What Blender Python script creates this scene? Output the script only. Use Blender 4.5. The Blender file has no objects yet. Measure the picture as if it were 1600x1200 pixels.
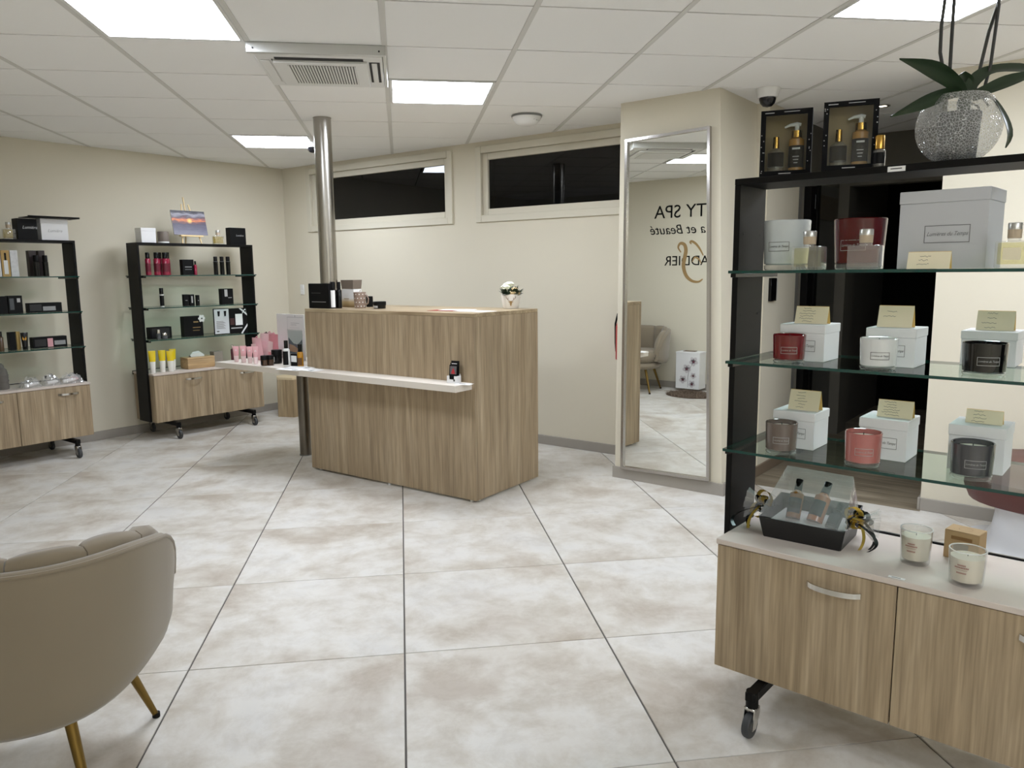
import bpy, bmesh, math, random
from mathutils import Vector, Matrix
random.seed(7)
sc = bpy.context.scene
COL = sc.collection
PI = math.pi
# ------------------------------------------------------------------ camera
FPX, PITCH, ROLL, CAMH, YAW = 1199.8, .1451, -.0092, 1.3553, math.radians(38)
ZC = CAMH + 1.0253                      # ceiling height
_cp, _sp = math.cos(PITCH), math.sin(PITCH)
_Z = Matrix.Rotation(YAW, 3, 'Z')
FW = _Z @ Vector((0, _cp, -_sp)); _up = _Z @ Vector((0, _sp, _cp)); _rt = _Z @ Vector((1, 0, 0))
RT = math.cos(ROLL)*_rt + math.sin(ROLL)*_up
UP = -math.sin(ROLL)*_rt + math.cos(ROLL)*_up
CAM = Vector((0, 0, CAMH))
cd = bpy.data.cameras.new('camera'); cam = bpy.data.objects.new('camera', cd); COL.objects.link(cam)
cd.sensor_width = 36; cd.lens = 36*FPX/1600; cd.clip_start = .05
cam.matrix_world = Matrix((( RT.x, UP.x, -FW.x, 0), (RT.y, UP.y, -FW.y, 0), (RT.z, UP.z, -FW.z, CAMH), (0, 0, 0, 1)))
sc.camera = cam
# ------------------------------------------------------------------ world, exposure
w = bpy.data.worlds.new('night'); sc.world = w; w.use_nodes = True
w.node_tree.nodes['Background'].inputs[0].default_value = (.010, .011, .014, 1)
w.node_tree.nodes['Background'].inputs[1].default_value = 1.0
PANEL_STRENGTH = 30.5
vs = sc.view_settings
vs.view_transform = 'Standard'; vs.look = 'None'; vs.exposure = 0.0; vs.gamma = 1.0; vs.use_curve_mapping = False

# ------------------------------------------------------------------ pixel helpers (1600 x 1200 frame)
def ray(x, y): return FW + RT*((x-800)/FPX) - UP*((y-600)/FPX)
def onz(x, y, z=0.):
    d = ray(x, y); return CAM + d*((z-CAMH)/d.z)
def ony(x, y, Y):
    d = ray(x, y); return CAM + d*(Y/d.y)
def onx(x, y, X):
    d = ray(x, y); return CAM + d*(X/d.x)
class Pose:
    def __init__(s, x, y, a): s.x, s.y, s.a = x, y, a; s.c, s.s = math.cos(a), math.sin(a)
    def w(s, lx, ly, z=0.): return Vector((s.x+s.c*lx-s.s*ly, s.y+s.s*lx+s.c*ly, z))
    def l(s, p):
        dx, dy = p[0]-s.x, p[1]-s.y; return Vector((s.c*dx+s.s*dy, -s.s*dx+s.c*dy, p[2]))
    def px(s, x, y, ly):                # pixel ray met with the pose's vertical plane at depth ly
        n = Vector((-s.s, s.c, 0)); o = s.w(0, ly); d = ray(x, y); t = n.dot(o-CAM)/n.dot(d)
        return s.l(CAM+d*t)
    def pz(s, x, y, z): return s.l(onz(x, y, z))

# ------------------------------------------------------------------ mesh helpers
def BM(): return bmesh.new()
def box(bm, x0, x1, y0, y1, z0, z1, b=0., seg=1, mi=0, M=None):
    vs_ = [bm.verts.new((x, y, z)) for x in (x0, x1) for y in (y0, y1) for z in (z0, z1)]
    fs = [bm.faces.new([vs_[i] for i in q]) for q in ((0,1,3,2),(4,6,7,5),(0,4,5,1),(2,3,7,6),(0,2,6,4),(1,5,7,3))]
    for f in fs: f.material_index = mi
    out = vs_
    if b > 0:
        es = list({e for f in fs for e in f.edges})
        r = bmesh.ops.bevel(bm, geom=es, offset=b, segments=seg, affect='EDGES', profile=.5, clamp_overlap=True)
        for f in r['faces']: f.material_index = mi
        out = [v for v in r['verts']] 
        if M: out = list({v for f in set(r['faces']) | {g for g in fs if g.is_valid} for v in f.verts})
    if M:
        for v in out: v.co = M @ v.co
    return fs
def lathe(bm, prof, seg=20, c=(0, 0, 0), mi=0, M=None, ang=2*PI):
    rings = []
    full = abs(ang-2*PI) < 1e-6; n = seg if full else seg+1
    for r, z in prof:
        if r < 1e-6: rings.append([bm.verts.new((c[0], c[1], c[2]+z))])
        else: rings.append([bm.verts.new((c[0]+r*math.cos(ang*k/seg), c[1]+r*math.sin(ang*k/seg), c[2]+z)) for k in range(n)])
    for a, b in zip(rings, rings[1:]):
        for k in range(seg):
            k2 = (k+1) % n
            if len(a) == 1 and len(b) == 1: continue
            if len(a) == 1: q = (a[0], b[k2], b[k])
            elif len(b) == 1: q = (a[k], a[k2], b[0])
            else: q = (a[k], a[k2], b[k2], b[k])
            try: f = bm.faces.new(q); f.material_index = mi
            except ValueError: pass
    if M:
        for r in rings:
            for v in r: v.co = M @ v.co
    return rings
def cyl(bm, r, z0, z1, seg=20, c=(0, 0), mi=0, r2=None, M=None):
    return lathe(bm, [(0, z0), (r, z0), (r if r2 is None else r2, z1), (0, z1)], seg, (c[0], c[1], 0), mi, M)
def prism(bm, poly, z0, z1, mi=0, M=None, top=None):
    a = [bm.verts.new((x, y, z0)) for x, y in poly]; b = [bm.verts.new((x, y, z1)) for x, y in (top or poly)]
    n = len(poly); fs = [bm.faces.new(a[::-1]), bm.faces.new(b)]
    for k in range(n): fs.append(bm.faces.new((a[k], a[(k+1) % n], b[(k+1) % n], b[k])))
    for f in fs: f.material_index = mi
    if M:
        for v in a+b: v.co = M @ v.co
def tube(bm, pts, r, seg=8, mi=0, flat=1.0, caps=True):
    pts = [Vector(p) for p in pts]; n = len(pts)
    rs = r if isinstance(r, (list, tuple)) else [r]*n
    t0 = (pts[1]-pts[0]).normalized(); u = t0.orthogonal().normalized(); rings = []
    for i, p in enumerate(pts):
        t = (pts[min(i+1, n-1)]-pts[max(i-1, 0)]).normalized()
        u = (u-t*u.dot(t)).normalized(); v = t.cross(u)
        rings.append([bm.verts.new(p+u*(rs[i]*math.cos(2*PI*k/seg))+v*(flat*rs[i]*math.sin(2*PI*k/seg))) for k in range(seg)])
    for a, b in zip(rings, rings[1:]):
        for k in range(seg):
            f = bm.faces.new((a[k], a[(k+1) % seg], b[(k+1) % seg], b[k])); f.material_index = mi
    if caps:
        for q in (rings[0][::-1], rings[-1]):
            f = bm.faces.new(q); f.material_index = mi
def ribbon(bm, pts, wid, th=.0008, mi=0):          # flat strip; wid is a vector across
    wv = Vector(wid); a = []
    for p in pts:
        p = Vector(p); a.append([bm.verts.new(p-wv/2), bm.verts.new(p+wv/2)])
    for q, s in zip(a, a[1:]):
        f = bm.faces.new((q[0], q[1], s[1], s[0])); f.material_index = mi
def obj(name, bm, mats, parent=None, loc=None, rot=None, smooth=True, ang=38):
    me = bpy.data.meshes.new(name)
    bmesh.ops.recalc_face_normals(bm, faces=bm.faces[:]); bm.to_mesh(me); bm.free()
    for m in (mats if isinstance(mats, (list, tuple)) else [mats]): me.materials.append(m)
    if smooth:
        me.shade_smooth(); me.set_sharp_from_angle(angle=math.radians(ang))
    return place(name, me, parent, loc, rot)
def place(name, me, parent=None, loc=None, rot=None):
    o = bpy.data.objects.new(name, me); COL.objects.link(o)
    if parent: o.parent = parent
    if loc is not None: o.location = loc
    if rot is not None: o.rotation_euler = rot
    return o
def tag(o, label=None, cat=None, group=None, kind=None):
    if label: o['label'] = label
    if cat: o['category'] = cat
    if group: o['group'] = group
    if kind: o['kind'] = kind
    return o
def thing(name, label, cat, loc=(0, 0, 0), rz=0., group=None):
    o = bpy.data.objects.new(name, None); COL.objects.link(o); o.empty_display_size = .05
    o.location = loc; o.rotation_euler = (0, 0, rz); return tag(o, label, cat, group)
def struct(name, bm, m, parent=None, **k):
    o = obj(name, bm, m, parent, smooth=False, **k)
    if not parent: o['kind'] = 'structure'
    return o
def copy_tree(o, parent=None):
    c = o.copy(); COL.objects.link(c); c.parent = parent
    for ch in list(o.children):
        copy_tree(ch, c)
    return c
_tm = {}
def text_mesh(body, size, ext=.0008, shear=0., align='CENTER', bold=0., space=1.):
    k = (body, size, ext, shear, align, bold, space)
    if k in _tm: return _tm[k]
    cu = bpy.data.curves.new('txt', 'FONT'); cu.body = body; cu.size = size; cu.extrude = ext; cu.shear = shear
    cu.align_x = align; cu.offset = bold; cu.space_character = space; cu.resolution_u = 3
    t = bpy.data.objects.new('txt', cu); COL.objects.link(t)
    dg = bpy.context.evaluated_depsgraph_get(); dg.update()
    me = bpy.data.meshes.new_from_object(t.evaluated_get(dg)); me.name = 'lettering'
    bpy.data.objects.remove(t); bpy.data.curves.remove(cu); me.materials.clear()
    _tm[k] = me; return me
def text(name, body, size, m, parent, loc, rot=(PI/2, 0, 0), **k):
    me = text_mesh(body, size, **k).copy(); me.materials.append(m)
    return place(name, me, parent, loc, rot)

# ------------------------------------------------------------------ materials
def lin(c):
    f = lambda v: v/12.92 if v <= .04045 else ((v+.055)/1.055)**2.4
    return tuple(f(v/255) for v in c[:3])+(1,)
_M = {}
def mat(name, col, rough=.5, metal=0., spec=.5, coat=0., bump=0., bscale=200., var=0., vscale=5., trans=0., sheen=0.):
    if name in _M: return _M[name]
    m = bpy.data.materials.new(name); m.use_nodes = True; nt = m.node_tree; p = nt.nodes['Principled BSDF']
    p.inputs['Base Color'].default_value = lin(col); p.inputs['Roughness'].default_value = rough
    p.inputs['Metallic'].default_value = metal; p.inputs['Specular IOR Level'].default_value = spec
    p.inputs['Coat Weight'].default_value = coat; p.inputs['Coat Roughness'].default_value = .05
    p.inputs['Transmission Weight'].default_value = trans; p.inputs['Sheen Weight'].default_value = sheen
    if bump or var:
        tc = nt.nodes.new('ShaderNodeTexCoord')
        if bump:
            n = nt.nodes.new('ShaderNodeTexNoise'); n.inputs['Scale'].default_value = bscale; n.inputs['Detail'].default_value = 3
            b = nt.nodes.new('ShaderNodeBump'); b.inputs['Strength'].default_value = bump; b.inputs['Distance'].default_value = .002
            nt.links.new(tc.outputs['Object'], n.inputs['Vector']); nt.links.new(n.outputs['Fac'], b.inputs['Height']); nt.links.new(b.outputs['Normal'], p.inputs['Normal'])
        if var:
            n = nt.nodes.new('ShaderNodeTexNoise'); n.inputs['Scale'].default_value = vscale; n.inputs['Detail'].default_value = 4
            mx = nt.nodes.new('ShaderNodeMix'); mx.data_type = 'RGBA'
            a = lin(col); mx.inputs['A'].default_value = tuple(v*(1-var) for v in a[:3])+(1,); mx.inputs['B'].default_value = tuple(min(1, v*(1+var)) for v in a[:3])+(1,)
            nt.links.new(tc.outputs['Object'], n.inputs['Vector']); nt.links.new(n.outputs['Fac'], mx.inputs['Factor']); nt.links.new(mx.outputs['Result'], p.inputs['Base Color'])
    _M[name] = m; return m
def nodes(name):
    m = bpy.data.materials.new(name); m.use_nodes = True; nt = m.node_tree; _M[name] = m
    return m, nt, nt.nodes, nt.links, nt.nodes['Principled BSDF']
def ramp(N, stops):
    r = N.new('ShaderNodeValToRGB'); e = r.color_ramp.elements
    e[0].position, e[0].color = stops[0][0], lin(stops[0][1]); e[1].position, e[1].color = stops[-1][0], lin(stops[-1][1])
    for p, c in stops[1:-1]:
        x = e.new(p); x.color = lin(c)
    return r
def wood(name, dark, mid, light, scale=1., rough=.45, axis='Z'):
    m, nt, N, L, p = nodes(name)
    tc = N.new('ShaderNodeTexCoord'); oi = N.new('ShaderNodeObjectInfo')
    off = N.new('ShaderNodeVectorMath'); off.operation = 'ADD'
    cx = N.new('ShaderNodeCombineXYZ'); mu = N.new('ShaderNodeMath'); mu.operation = 'MULTIPLY'; mu.inputs[1].default_value = 37.
    L.new(oi.outputs['Random'], mu.inputs[0]); L.new(mu.outputs[0], cx.inputs[0]); L.new(mu.outputs[0], cx.inputs[2])
    L.new(tc.outputs['Object'], off.inputs[0]); L.new(cx.outputs[0], off.inputs[1])
    def noise(sx, sz, detail, dist=0.):
        mp = N.new('ShaderNodeMapping')
        s = {'Z': (sx, sx, sz), 'X': (sz, sx, sx), 'Y': (sx, sz, sx)}[axis]
        mp.inputs['Scale'].default_value = tuple(v*scale for v in s); n = N.new('ShaderNodeTexNoise')
        n.inputs['Scale'].default_value = 1; n.inputs['Detail'].default_value = detail; n.inputs['Distortion'].default_value = dist
        L.new(off.outputs[0], mp.inputs['Vector']); L.new(mp.outputs[0], n.inputs['Vector']); return n
    a = noise(6, .8, 5, 1.6); b = noise(120, 4, 3); c = noise(30, 1.2, 4, .6)
    r = ramp(N, [(.28, dark), (.5, mid), (.72, light)]); L.new(a.outputs['Fac'], r.inputs['Fac'])
    def mul(col, n, lo, hi, f):
        rr = ramp(N, [(lo, (150, 144, 136)), (hi, (255, 255, 255))]); L.new(n.outputs['Fac'], rr.inputs['Fac'])
        mx = N.new('ShaderNodeMix'); mx.data_type = 'RGBA'; mx.blend_type = 'MULTIPLY'; mx.inputs['Factor'].default_value = f
        L.new(col, mx.inputs['A']); L.new(rr.outputs['Color'], mx.inputs['B']); return mx.outputs['Result']
    col = mul(mul(r.outputs['Color'], c, .33, .60, .24), b, .32, .62, .42)
    wv = N.new('ShaderNodeTexWave'); wv.wave_type = 'BANDS'; wv.bands_direction = 'X'; wv.inputs['Scale'].default_value = 3.2; wv.inputs['Distortion'].default_value = 9.; wv.inputs['Detail'].default_value = 2.; wv.inputs['Detail Scale'].default_value = .7
    wm = N.new('ShaderNodeMapping'); s_ = {'Z': (1.6, 1.6, .22), 'X': (.22, 1.6, 1.6), 'Y': (1.6, .22, 1.6)}[axis]; wm.inputs['Scale'].default_value = s_; L.new(off.outputs[0], wm.inputs['Vector']); L.new(wm.outputs[0], wv.inputs['Vector'])
    col = mul(col, wv, .0, .55, .16)
    L.new(col, p.inputs['Base Color']); p.inputs['Roughness'].default_value = rough; p.inputs['Specular IOR Level'].default_value = .35
    bp = N.new('ShaderNodeBump'); bp.inputs['Strength'].default_value = .12; bp.inputs['Distance'].default_value = .001
    L.new(b.outputs['Fac'], bp.inputs['Height']); L.new(bp.outputs['Normal'], p.inputs['Normal'])
    return m
def glass(name, tint=(245, 250, 248), refl=1.0, rough=.0, bump=None, ior=1.5, milky=0.):
    m, nt, N, L, p = nodes(name); N.remove(p)
    out = N['Material Output']; t = N.new('ShaderNodeBsdfTransparent'); g = N.new('ShaderNodeBsdfGlossy'); fr = N.new('ShaderNodeFresnel'); mx = N.new('ShaderNodeMixShader')
    t.inputs['Color'].default_value = lin(tint); g.inputs['Roughness'].default_value = rough; fr.inputs['IOR'].default_value = ior
    s = N.new('ShaderNodeMath'); s.operation = 'MULTIPLY'; s.inputs[1].default_value = refl; s.use_clamp = True
    ge = N.new('ShaderNodeNewGeometry'); bf = N.new('ShaderNodeMath'); bf.operation = 'SUBTRACT'; bf.inputs[0].default_value = 1.; L.new(ge.outputs['Backfacing'], bf.inputs[1]); fm = N.new('ShaderNodeMath'); fm.operation = 'MULTIPLY'; L.new(bf.outputs[0], fm.inputs[0]); L.new(fr.outputs[0], fm.inputs[1])
    L.new(fm.outputs[0], s.inputs[0]); L.new(s.outputs[0], mx.inputs[0]); L.new(t.outputs[0], mx.inputs[1]); L.new(g.outputs[0], mx.inputs[2])
    last = mx.outputs[0]
    if milky:
        d = N.new('ShaderNodeBsdfDiffuse'); d.inputs['Color'].default_value = (.85, .85, .84, 1); m2 = N.new('ShaderNodeMixShader'); m2.inputs[0].default_value = milky
        L.new(last, m2.inputs[1]); L.new(d.outputs[0], m2.inputs[2]); last = m2.outputs[0]
    if bump:
        tc = N.new('ShaderNodeTexCoord'); b = N.new('ShaderNodeBump')
        if bump == 'crackle':
            v = N.new('ShaderNodeTexVoronoi'); v.feature = 'DISTANCE_TO_EDGE'; v.inputs['Scale'].default_value = 150; r = N.new('ShaderNodeMath'); r.operation = 'LESS_THAN'; r.inputs[1].default_value = .045
            L.new(tc.outputs['Object'], v.inputs['Vector']); L.new(v.outputs['Distance'], r.inputs[0]); h = v.outputs['Distance']; b.inputs['Strength'].default_value = .9; b.inputs['Distance'].default_value = .01
            mm = N.new('ShaderNodeMath'); mm.operation = 'MULTIPLY'; mm.inputs[1].default_value = .46; L.new(r.outputs[0], mm.inputs[0]); ad = N.new('ShaderNodeMath'); ad.operation = 'ADD'; ad.inputs[1].default_value = milky
            L.new(mm.outputs[0], ad.inputs[0]); L.new(ad.outputs[0], m2.inputs[0])
        else:
            v = N.new('ShaderNodeTexNoise'); v.inputs['Scale'].default_value = 14; v.inputs['Detail'].default_value = 2; L.new(tc.outputs['Object'], v.inputs['Vector']); h = v.outputs['Fac']; b.inputs['Strength'].default_value = .35; b.inputs['Distance'].default_value = .02
        L.new(h, b.inputs['Height']); L.new(b.outputs[0], g.inputs['Normal'])
    L.new(last, out.inputs['Surface']); return m
def emit(name, col, st):
    m, nt, N, L, p = nodes(name); p.inputs['Base Color'].default_value = lin(col); p.inputs['Emission Color'].default_value = lin(col); p.inputs['Emission Strength'].default_value = st; return m

def make_floor_mat():
    m, nt, N, L, p = nodes('floor_tile')
    tc = N.new('ShaderNodeTexCoord'); oi = N.new('ShaderNodeObjectInfo'); cx = N.new('ShaderNodeCombineXYZ'); ad = N.new('ShaderNodeVectorMath'); ad.operation = 'ADD'
    mu = N.new('ShaderNodeMath'); mu.operation = 'MULTIPLY'; mu.inputs[1].default_value = 60; L.new(oi.outputs['Random'], mu.inputs[0])
    L.new(mu.outputs[0], cx.inputs[0]); L.new(mu.outputs[0], cx.inputs[1]); L.new(tc.outputs['Object'], ad.inputs[0]); L.new(cx.outputs[0], ad.inputs[1])
    def nz(s, d, dist=0., r=.6):
        n = N.new('ShaderNodeTexNoise'); n.inputs['Scale'].default_value = s; n.inputs['Detail'].default_value = d; n.inputs['Distortion'].default_value = dist; n.inputs['Roughness'].default_value = r
        L.new(ad.outputs[0], n.inputs['Vector']); return n
    a = nz(2.1, 6, .35, .62); b = nz(6, 8, .3, .7); c = nz(60, 3)
    r1 = ramp(N, [(.36, (187, 178, 166)), (.47, (206, 201, 192)), (.56, (216, 213, 207)), (.70, (209, 207, 203))]); L.new(a.outputs['Fac'], r1.inputs['Fac'])
    r2 = ramp(N, [(.36, (226, 221, 213)), (.56, (255, 255, 255))]); L.new(b.outputs['Fac'], r2.inputs['Fac'])
    mx = N.new('ShaderNodeMix'); mx.data_type = 'RGBA'; mx.blend_type = 'MULTIPLY'; mx.inputs['Factor'].default_value = .7
    L.new(r1.outputs['Color'], mx.inputs['A']); L.new(r2.outputs['Color'], mx.inputs['B']); L.new(mx.outputs['Result'], p.inputs['Base Color'])
    rr = N.new('ShaderNodeMapRange'); rr.inputs['To Min'].default_value = .34; rr.inputs['To Max'].default_value = .52; L.new(b.outputs['Fac'], rr.inputs['Value']); L.new(rr.outputs[0], p.inputs['Roughness'])
    p.inputs['Specular IOR Level'].default_value = .35
    return m
OAK = wood('oak', (164, 144, 117), (178, 158, 129), (192, 173, 145))
OAKT = wood('oak_top', (160, 138, 108), (184, 164, 132), (202, 184, 152), axis='X')
OAKL = wood('oak_pale', (150, 128, 98), (178, 156, 122), (196, 176, 142))
BAMB = wood('bamboo', (186, 150, 104), (206, 172, 126), (220, 190, 146), axis='X')
HALLW = wood('hall_plank', (128, 116, 98), (150, 138, 118), (166, 154, 134), axis='X', rough=.5)
FLOOR = make_floor_mat()
GROUT = mat('grout', (96, 92, 88), .9)
WALL = mat('wall_paint', (219, 212, 193), .85, spec=.2, bump=.25, bscale=260., var=.02, vscale=1.5)
HALLSHADE = mat('hall_paint', (112, 108, 98), .85, spec=.2, bump=.2, bscale=260.)  # wall tone darkened: shade of the unlit hall put into the colour
HALLB = mat('hall_black', (16, 15, 14), .8, spec=.1)  # black stands in for the darkness of the unlit hall
TRIMC = mat('casing_cream', (214, 208, 190), .55, spec=.35)
BASEB = mat('skirting_tile', (158, 152, 143), .5, var=.06, vscale=8)
CEIL = mat('ceiling_tile', (246, 245, 242), .95, spec=.1, bump=.1, bscale=500.)
RAIL = mat('ceiling_rail', (214, 212, 206), .5, spec=.3)
WHITEP = mat('white_plastic', (226, 225, 221), .4)
GREYP = mat('grey_plastic', (120, 120, 118), .5)
DARKP = mat('dark_slot', (22, 22, 22), .7)
LEDM = emit('led_panel', (236, 243, 255), PANEL_STRENGTH)
SPOTM = emit('spot_lamp', (255, 244, 224), 18.)
STEEL = mat('brushed_steel', (176, 172, 165), .26, 1.)
CHROME = mat('chrome', (205, 203, 198), .16, 1.)
ALU = mat('aluminium', (196, 196, 192), .3, .7)
MIRROR = mat('mirror_silver', (236, 238, 234), .0, 1.)
PANE = glass('night_pane', (150, 150, 150), 1.0)
SGLASS = glass('shelf_glass', (226, 238, 233), 1.0)
SEDGE = mat('glass_edge', (6, 62, 56), .08, spec=.8)
CLEAR = glass('clear_glass', (247, 249, 248), 1.1)
THICKG = glass('thick_glass', (252, 252, 251), 2.4, .01, None, 1.5, .07)
FILM = glass('cellophane', (250, 250, 250), 2.4, .05, 'crumple', 1.45, .2)
DIFFG = glass('diffuser_glass', (252, 252, 251), 3.0, .01, None, 1.5, .13)
RIMG = glass('glass_rim', (255, 255, 255), 3.0, .02, None, 1.5, .5)
CRACK = glass('crackle_glass', (244, 245, 245), 1.8, .05, 'crackle', 1.5, .13)
BLACKM = mat('black_steel', (15, 14, 13), .5, spec=.16)
BLACKG = mat('black_gloss', (10, 10, 10), .22, spec=.32)
BLACKC = mat('black_card', (13, 13, 14), .55, spec=.18)
WHITEC = mat('white_card', (232, 232, 232), .6)
GREYC = mat('pale_grey_card', (196, 197, 200), .65)
CREAMC = mat('cream_card', (238, 228, 198), .75)
CREAMI = mat('cream_card_inside', (232, 196, 116), .75)
INK = mat('ink', (66, 62, 58), .7)
INKS = mat('silver_ink', (176, 176, 176), .4, .4)
GOLD = mat('gold', (196, 152, 74), .25, 1.)
GOLDK = mat('gold_print', (160, 130, 84), .5)
KRAFT = mat('kraft_card', (176, 146, 106), .8, var=.06, vscale=30)
STONE = mat('counter_laminate', (206, 194, 184), .45, var=.06, vscale=4)
SLABM = mat('white_laminate', (222, 214, 202), .4, var=.02, vscale=5)
WAX = mat('wax', (236, 230, 216), .5, spec=.3)
VELVET = mat('taupe_velvet', (136, 124, 105), .75, spec=.2, sheen=.35, var=.08, vscale=3)
BRASS = mat('brass_leg', (126, 102, 52), .38, .9)
RUBBER = mat('rubber', (58, 60, 62), .6)
PAPER = mat('paper', (240, 240, 238), .7)
# ================================================================== SETTING
XL, YB0, YT, XR, YE = -6.585, 4.77, .48, 2.2, -1.2      # left wall, back wall at the left corner, lettered wall, right end, entrance back
BACK = Pose(XL, YB0, math.atan2(.11, 3.75))             # frame of the back wall (x along it, y into it)
def wallbox(name, x0, x1, y0, y1, z0=0., z1=ZC, m=None):
    bm = BM(); box(bm, x0, x1, y0, y1, z0, z1); return struct(name, bm, m or WALL)
# ---- floor: grout bed and single tiles
GA_F, GO_F, GP_F = .8050, Vector((-1.909, 1.8019, 0)), .7424
bm = BM(); box(bm, XL-.2, XR+.2, YE-.2, 4.69, -.12, -.004)
floor = struct('floor', bm, GROUT)
bm = BM(); box(bm, .003, GP_F-.003, .0018, GP_F-.0018, -.012, 0, b=.0012)
ft_me = None
uF = Vector((math.cos(GA_F), math.sin(GA_F), 0)); vF = Vector((-uF.y, uF.x, 0))
for i in range(-12, 12):
    for j in range(-12, 12):
        c = GO_F+GP_F*((i+.5)*uF+(j+.5)*vF)
        if not (XL-.45 < c.x < XR+.3 and YE-.3 < c.y < 5.15): continue
        if c.y > 4.5 and -2.6 < c.x < 0: 
            if c.y > 5.0: continue
        p = GO_F+GP_F*(i*uF+j*vF)
        if ft_me is None:
            o = obj('tile', bm, FLOOR, floor, loc=p, rot=(0, 0, GA_F)); ft_me = o.data
        else: place('tile', ft_me, floor, p, (0, 0, GA_F))
# ---- ceiling: slab, tiles, rails
GA_C, GO_C, GP_C = .8042, Vector((-3.5538, 1.6953, 0)), .6
uC = Vector((math.cos(GA_C), math.sin(GA_C), 0)); vC = Vector((-uC.y, uC.x, 0))
def cpt(i, j, z=ZC): return GO_C+GP_C*(i*uC+j*vC)+Vector((0, 0, z))
LAMPS = [(0, -1), (2, 1), (0, 4), (5, -2), (4, -8), (7, -3), (2, -9)]  # last three are unseen panels, added to brighten right side and cabinet fronts
AC_T = (1, 0)
bm = BM(); box(bm, XL-.2, XR+.2, YE-.2, 8.4, ZC+.008, ZC+.12)
ceiling = struct('ceiling', bm, mat('ceiling_void', (58, 57, 54), .9))
bm = BM(); box(bm, .012, .588, .0058, .5942, 0, .014, b=.001)
ct_me = None
def in_room(c, m=.42): return (XL-m < c.x < XR+m and YE-m < c.y < 4.8+m) or (-2.3 < c.x < -.25 and 4.4 < c.y < 8.6)
jr = {}
for i in range(-14, 16):
    for j in range(-14, 16):
        c = cpt(i+.5, j+.5)
        if not in_room(c): continue
        jr.setdefault(i, []).append(j); jr.setdefault(i+1, []).append(j)
        if (i, j) in LAMPS or (i, j) == AC_T: continue
        if ct_me is None:
            o = obj('tile', bm, CEIL, ceiling, loc=cpt(i, j), rot=(0, 0, GA_C)); ct_me = o.data
        else: place('tile', ct_me, ceiling, cpt(i, j), (0, 0, GA_C))
for i, js in jr.items():
    j0, j1 = min(js), max(js)+1
    bm = BM(); box(bm, -.012, .012, 0, (j1-j0)*GP_C, -.0025, .008); obj('rail', bm, RAIL, ceiling, loc=cpt(i, j0), rot=(0, 0, GA_C), smooth=False)
# ---- walls
wallbox('wall_left', XL-.15, XL, YT-.15, 5.0)
wallbox('wall_lettered', XL-.15, -2.95, YT-.15, YT)
wallbox('wall_entrance_side', -3.10, -2.95, YE, YT-.15)
wallbox('wall_entrance_back', -3.10, XR+.15, YE-.15, YE)
wallbox('wall_end', XR, XR+.15, YE, 4.9)
wallbox('wall_right', -.771, XR, 4.73, 4.9)
# back wall with two window openings
def bwp(x, y, ly=0.): return BACK.px(x, y, ly)
W1 = (bwp(480, 300).x, bwp(708, 290).x, bwp(709.5, 350).z, bwp(706.7, 234).z)
W2 = (bwp(744.7, 290).x, bwp(744.7, 290).x+ (W1[1]-W1[0])*1.0, bwp(745.6, 348).z, bwp(743.8, 230.8).z)
zb = (W1[2]+W2[2])/2; zt_ = min((W1[3]+W2[3])/2, ZC-.02)
C = .055                                                # casing width
xs = [0, W1[0]+C, W1[1]-C, W2[0]+C, W2[1]-C, 4.75]
bm = BM()
box(bm, -.1, xs[5], 0, .16, 0, zb+C); box(bm, -.1, xs[5], 0, .16, zt_-C, ZC)
for a, b in ((-.1, xs[1]), (xs[2], xs[3]), (xs[4], xs[5])): box(bm, a, b, 0, .16, zb+C, zt_-C)
wall_back = struct('wall_back', bm, WALL, loc=(BACK.x, BACK.y, 0), rot=(0, 0, BACK.a))
for k, (a, b) in enumerate(((W1[0], W1[1]), (W2[0], W2[1]))):
    e = bpy.data.objects.new('window_%d' % (k+1), None); COL.objects.link(e); e.location = BACK.w(a, 0, zb); e.rotation_euler = (0, 0, BACK.a)
    tag(e, kind='structure'); Wd, Hh = b-a, zt_-zb
    def bar(nm, x0, x1, z0, z1, y0, y1, m=TRIMC):
        bm = BM(); box(bm, x0, x1, y0, y1, z0, z1, b=.003); return obj(nm, bm, m, e)
    for nm, x0, x1, z0, z1 in (('casing', 0, C, 0, Hh), ('casing', Wd-C, Wd, 0, Hh), ('casing', C, Wd-C, 0, C), ('casing', C, Wd-C, Hh-C, Hh)):
        bar(nm, x0, x1, z0, z1, -.016, .01)
    F = .05
    for nm, x0, x1, z0, z1 in (('sash', C, C+F, C, Hh-C), ('sash', Wd-C-F, Wd-C, C, Hh-C), ('sash', C+F, Wd-C-F, C, C+F), ('sash', C+F, Wd-C-F, Hh-C-F, Hh-C)):
        bar(nm, x0, x1, z0, z1, .012, .06)
    bm = BM(); box(bm, C+F-.004, Wd-C-F+.004, .032, .038, C+F-.004, Hh-C-F+.004); obj('pane', bm, PANE, e, smooth=False)
# pilaster with a slanting right edge
PX = dict(tl=-2.507, tr=-1.861, bl=-2.522, br=-1.778); PY = 4.331
bm = BM(); prism(bm, [(PX['bl'], PY), (PX['br'], PY), (PX['br'], 4.95), (PX['bl'], 4.95)], 0, ZC, top=[(PX['tl'], PY), (PX['tr'], PY), (PX['tr'], 4.95), (PX['tl'], 4.95)])
struct('wall_pilaster', bm, WALL)
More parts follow.
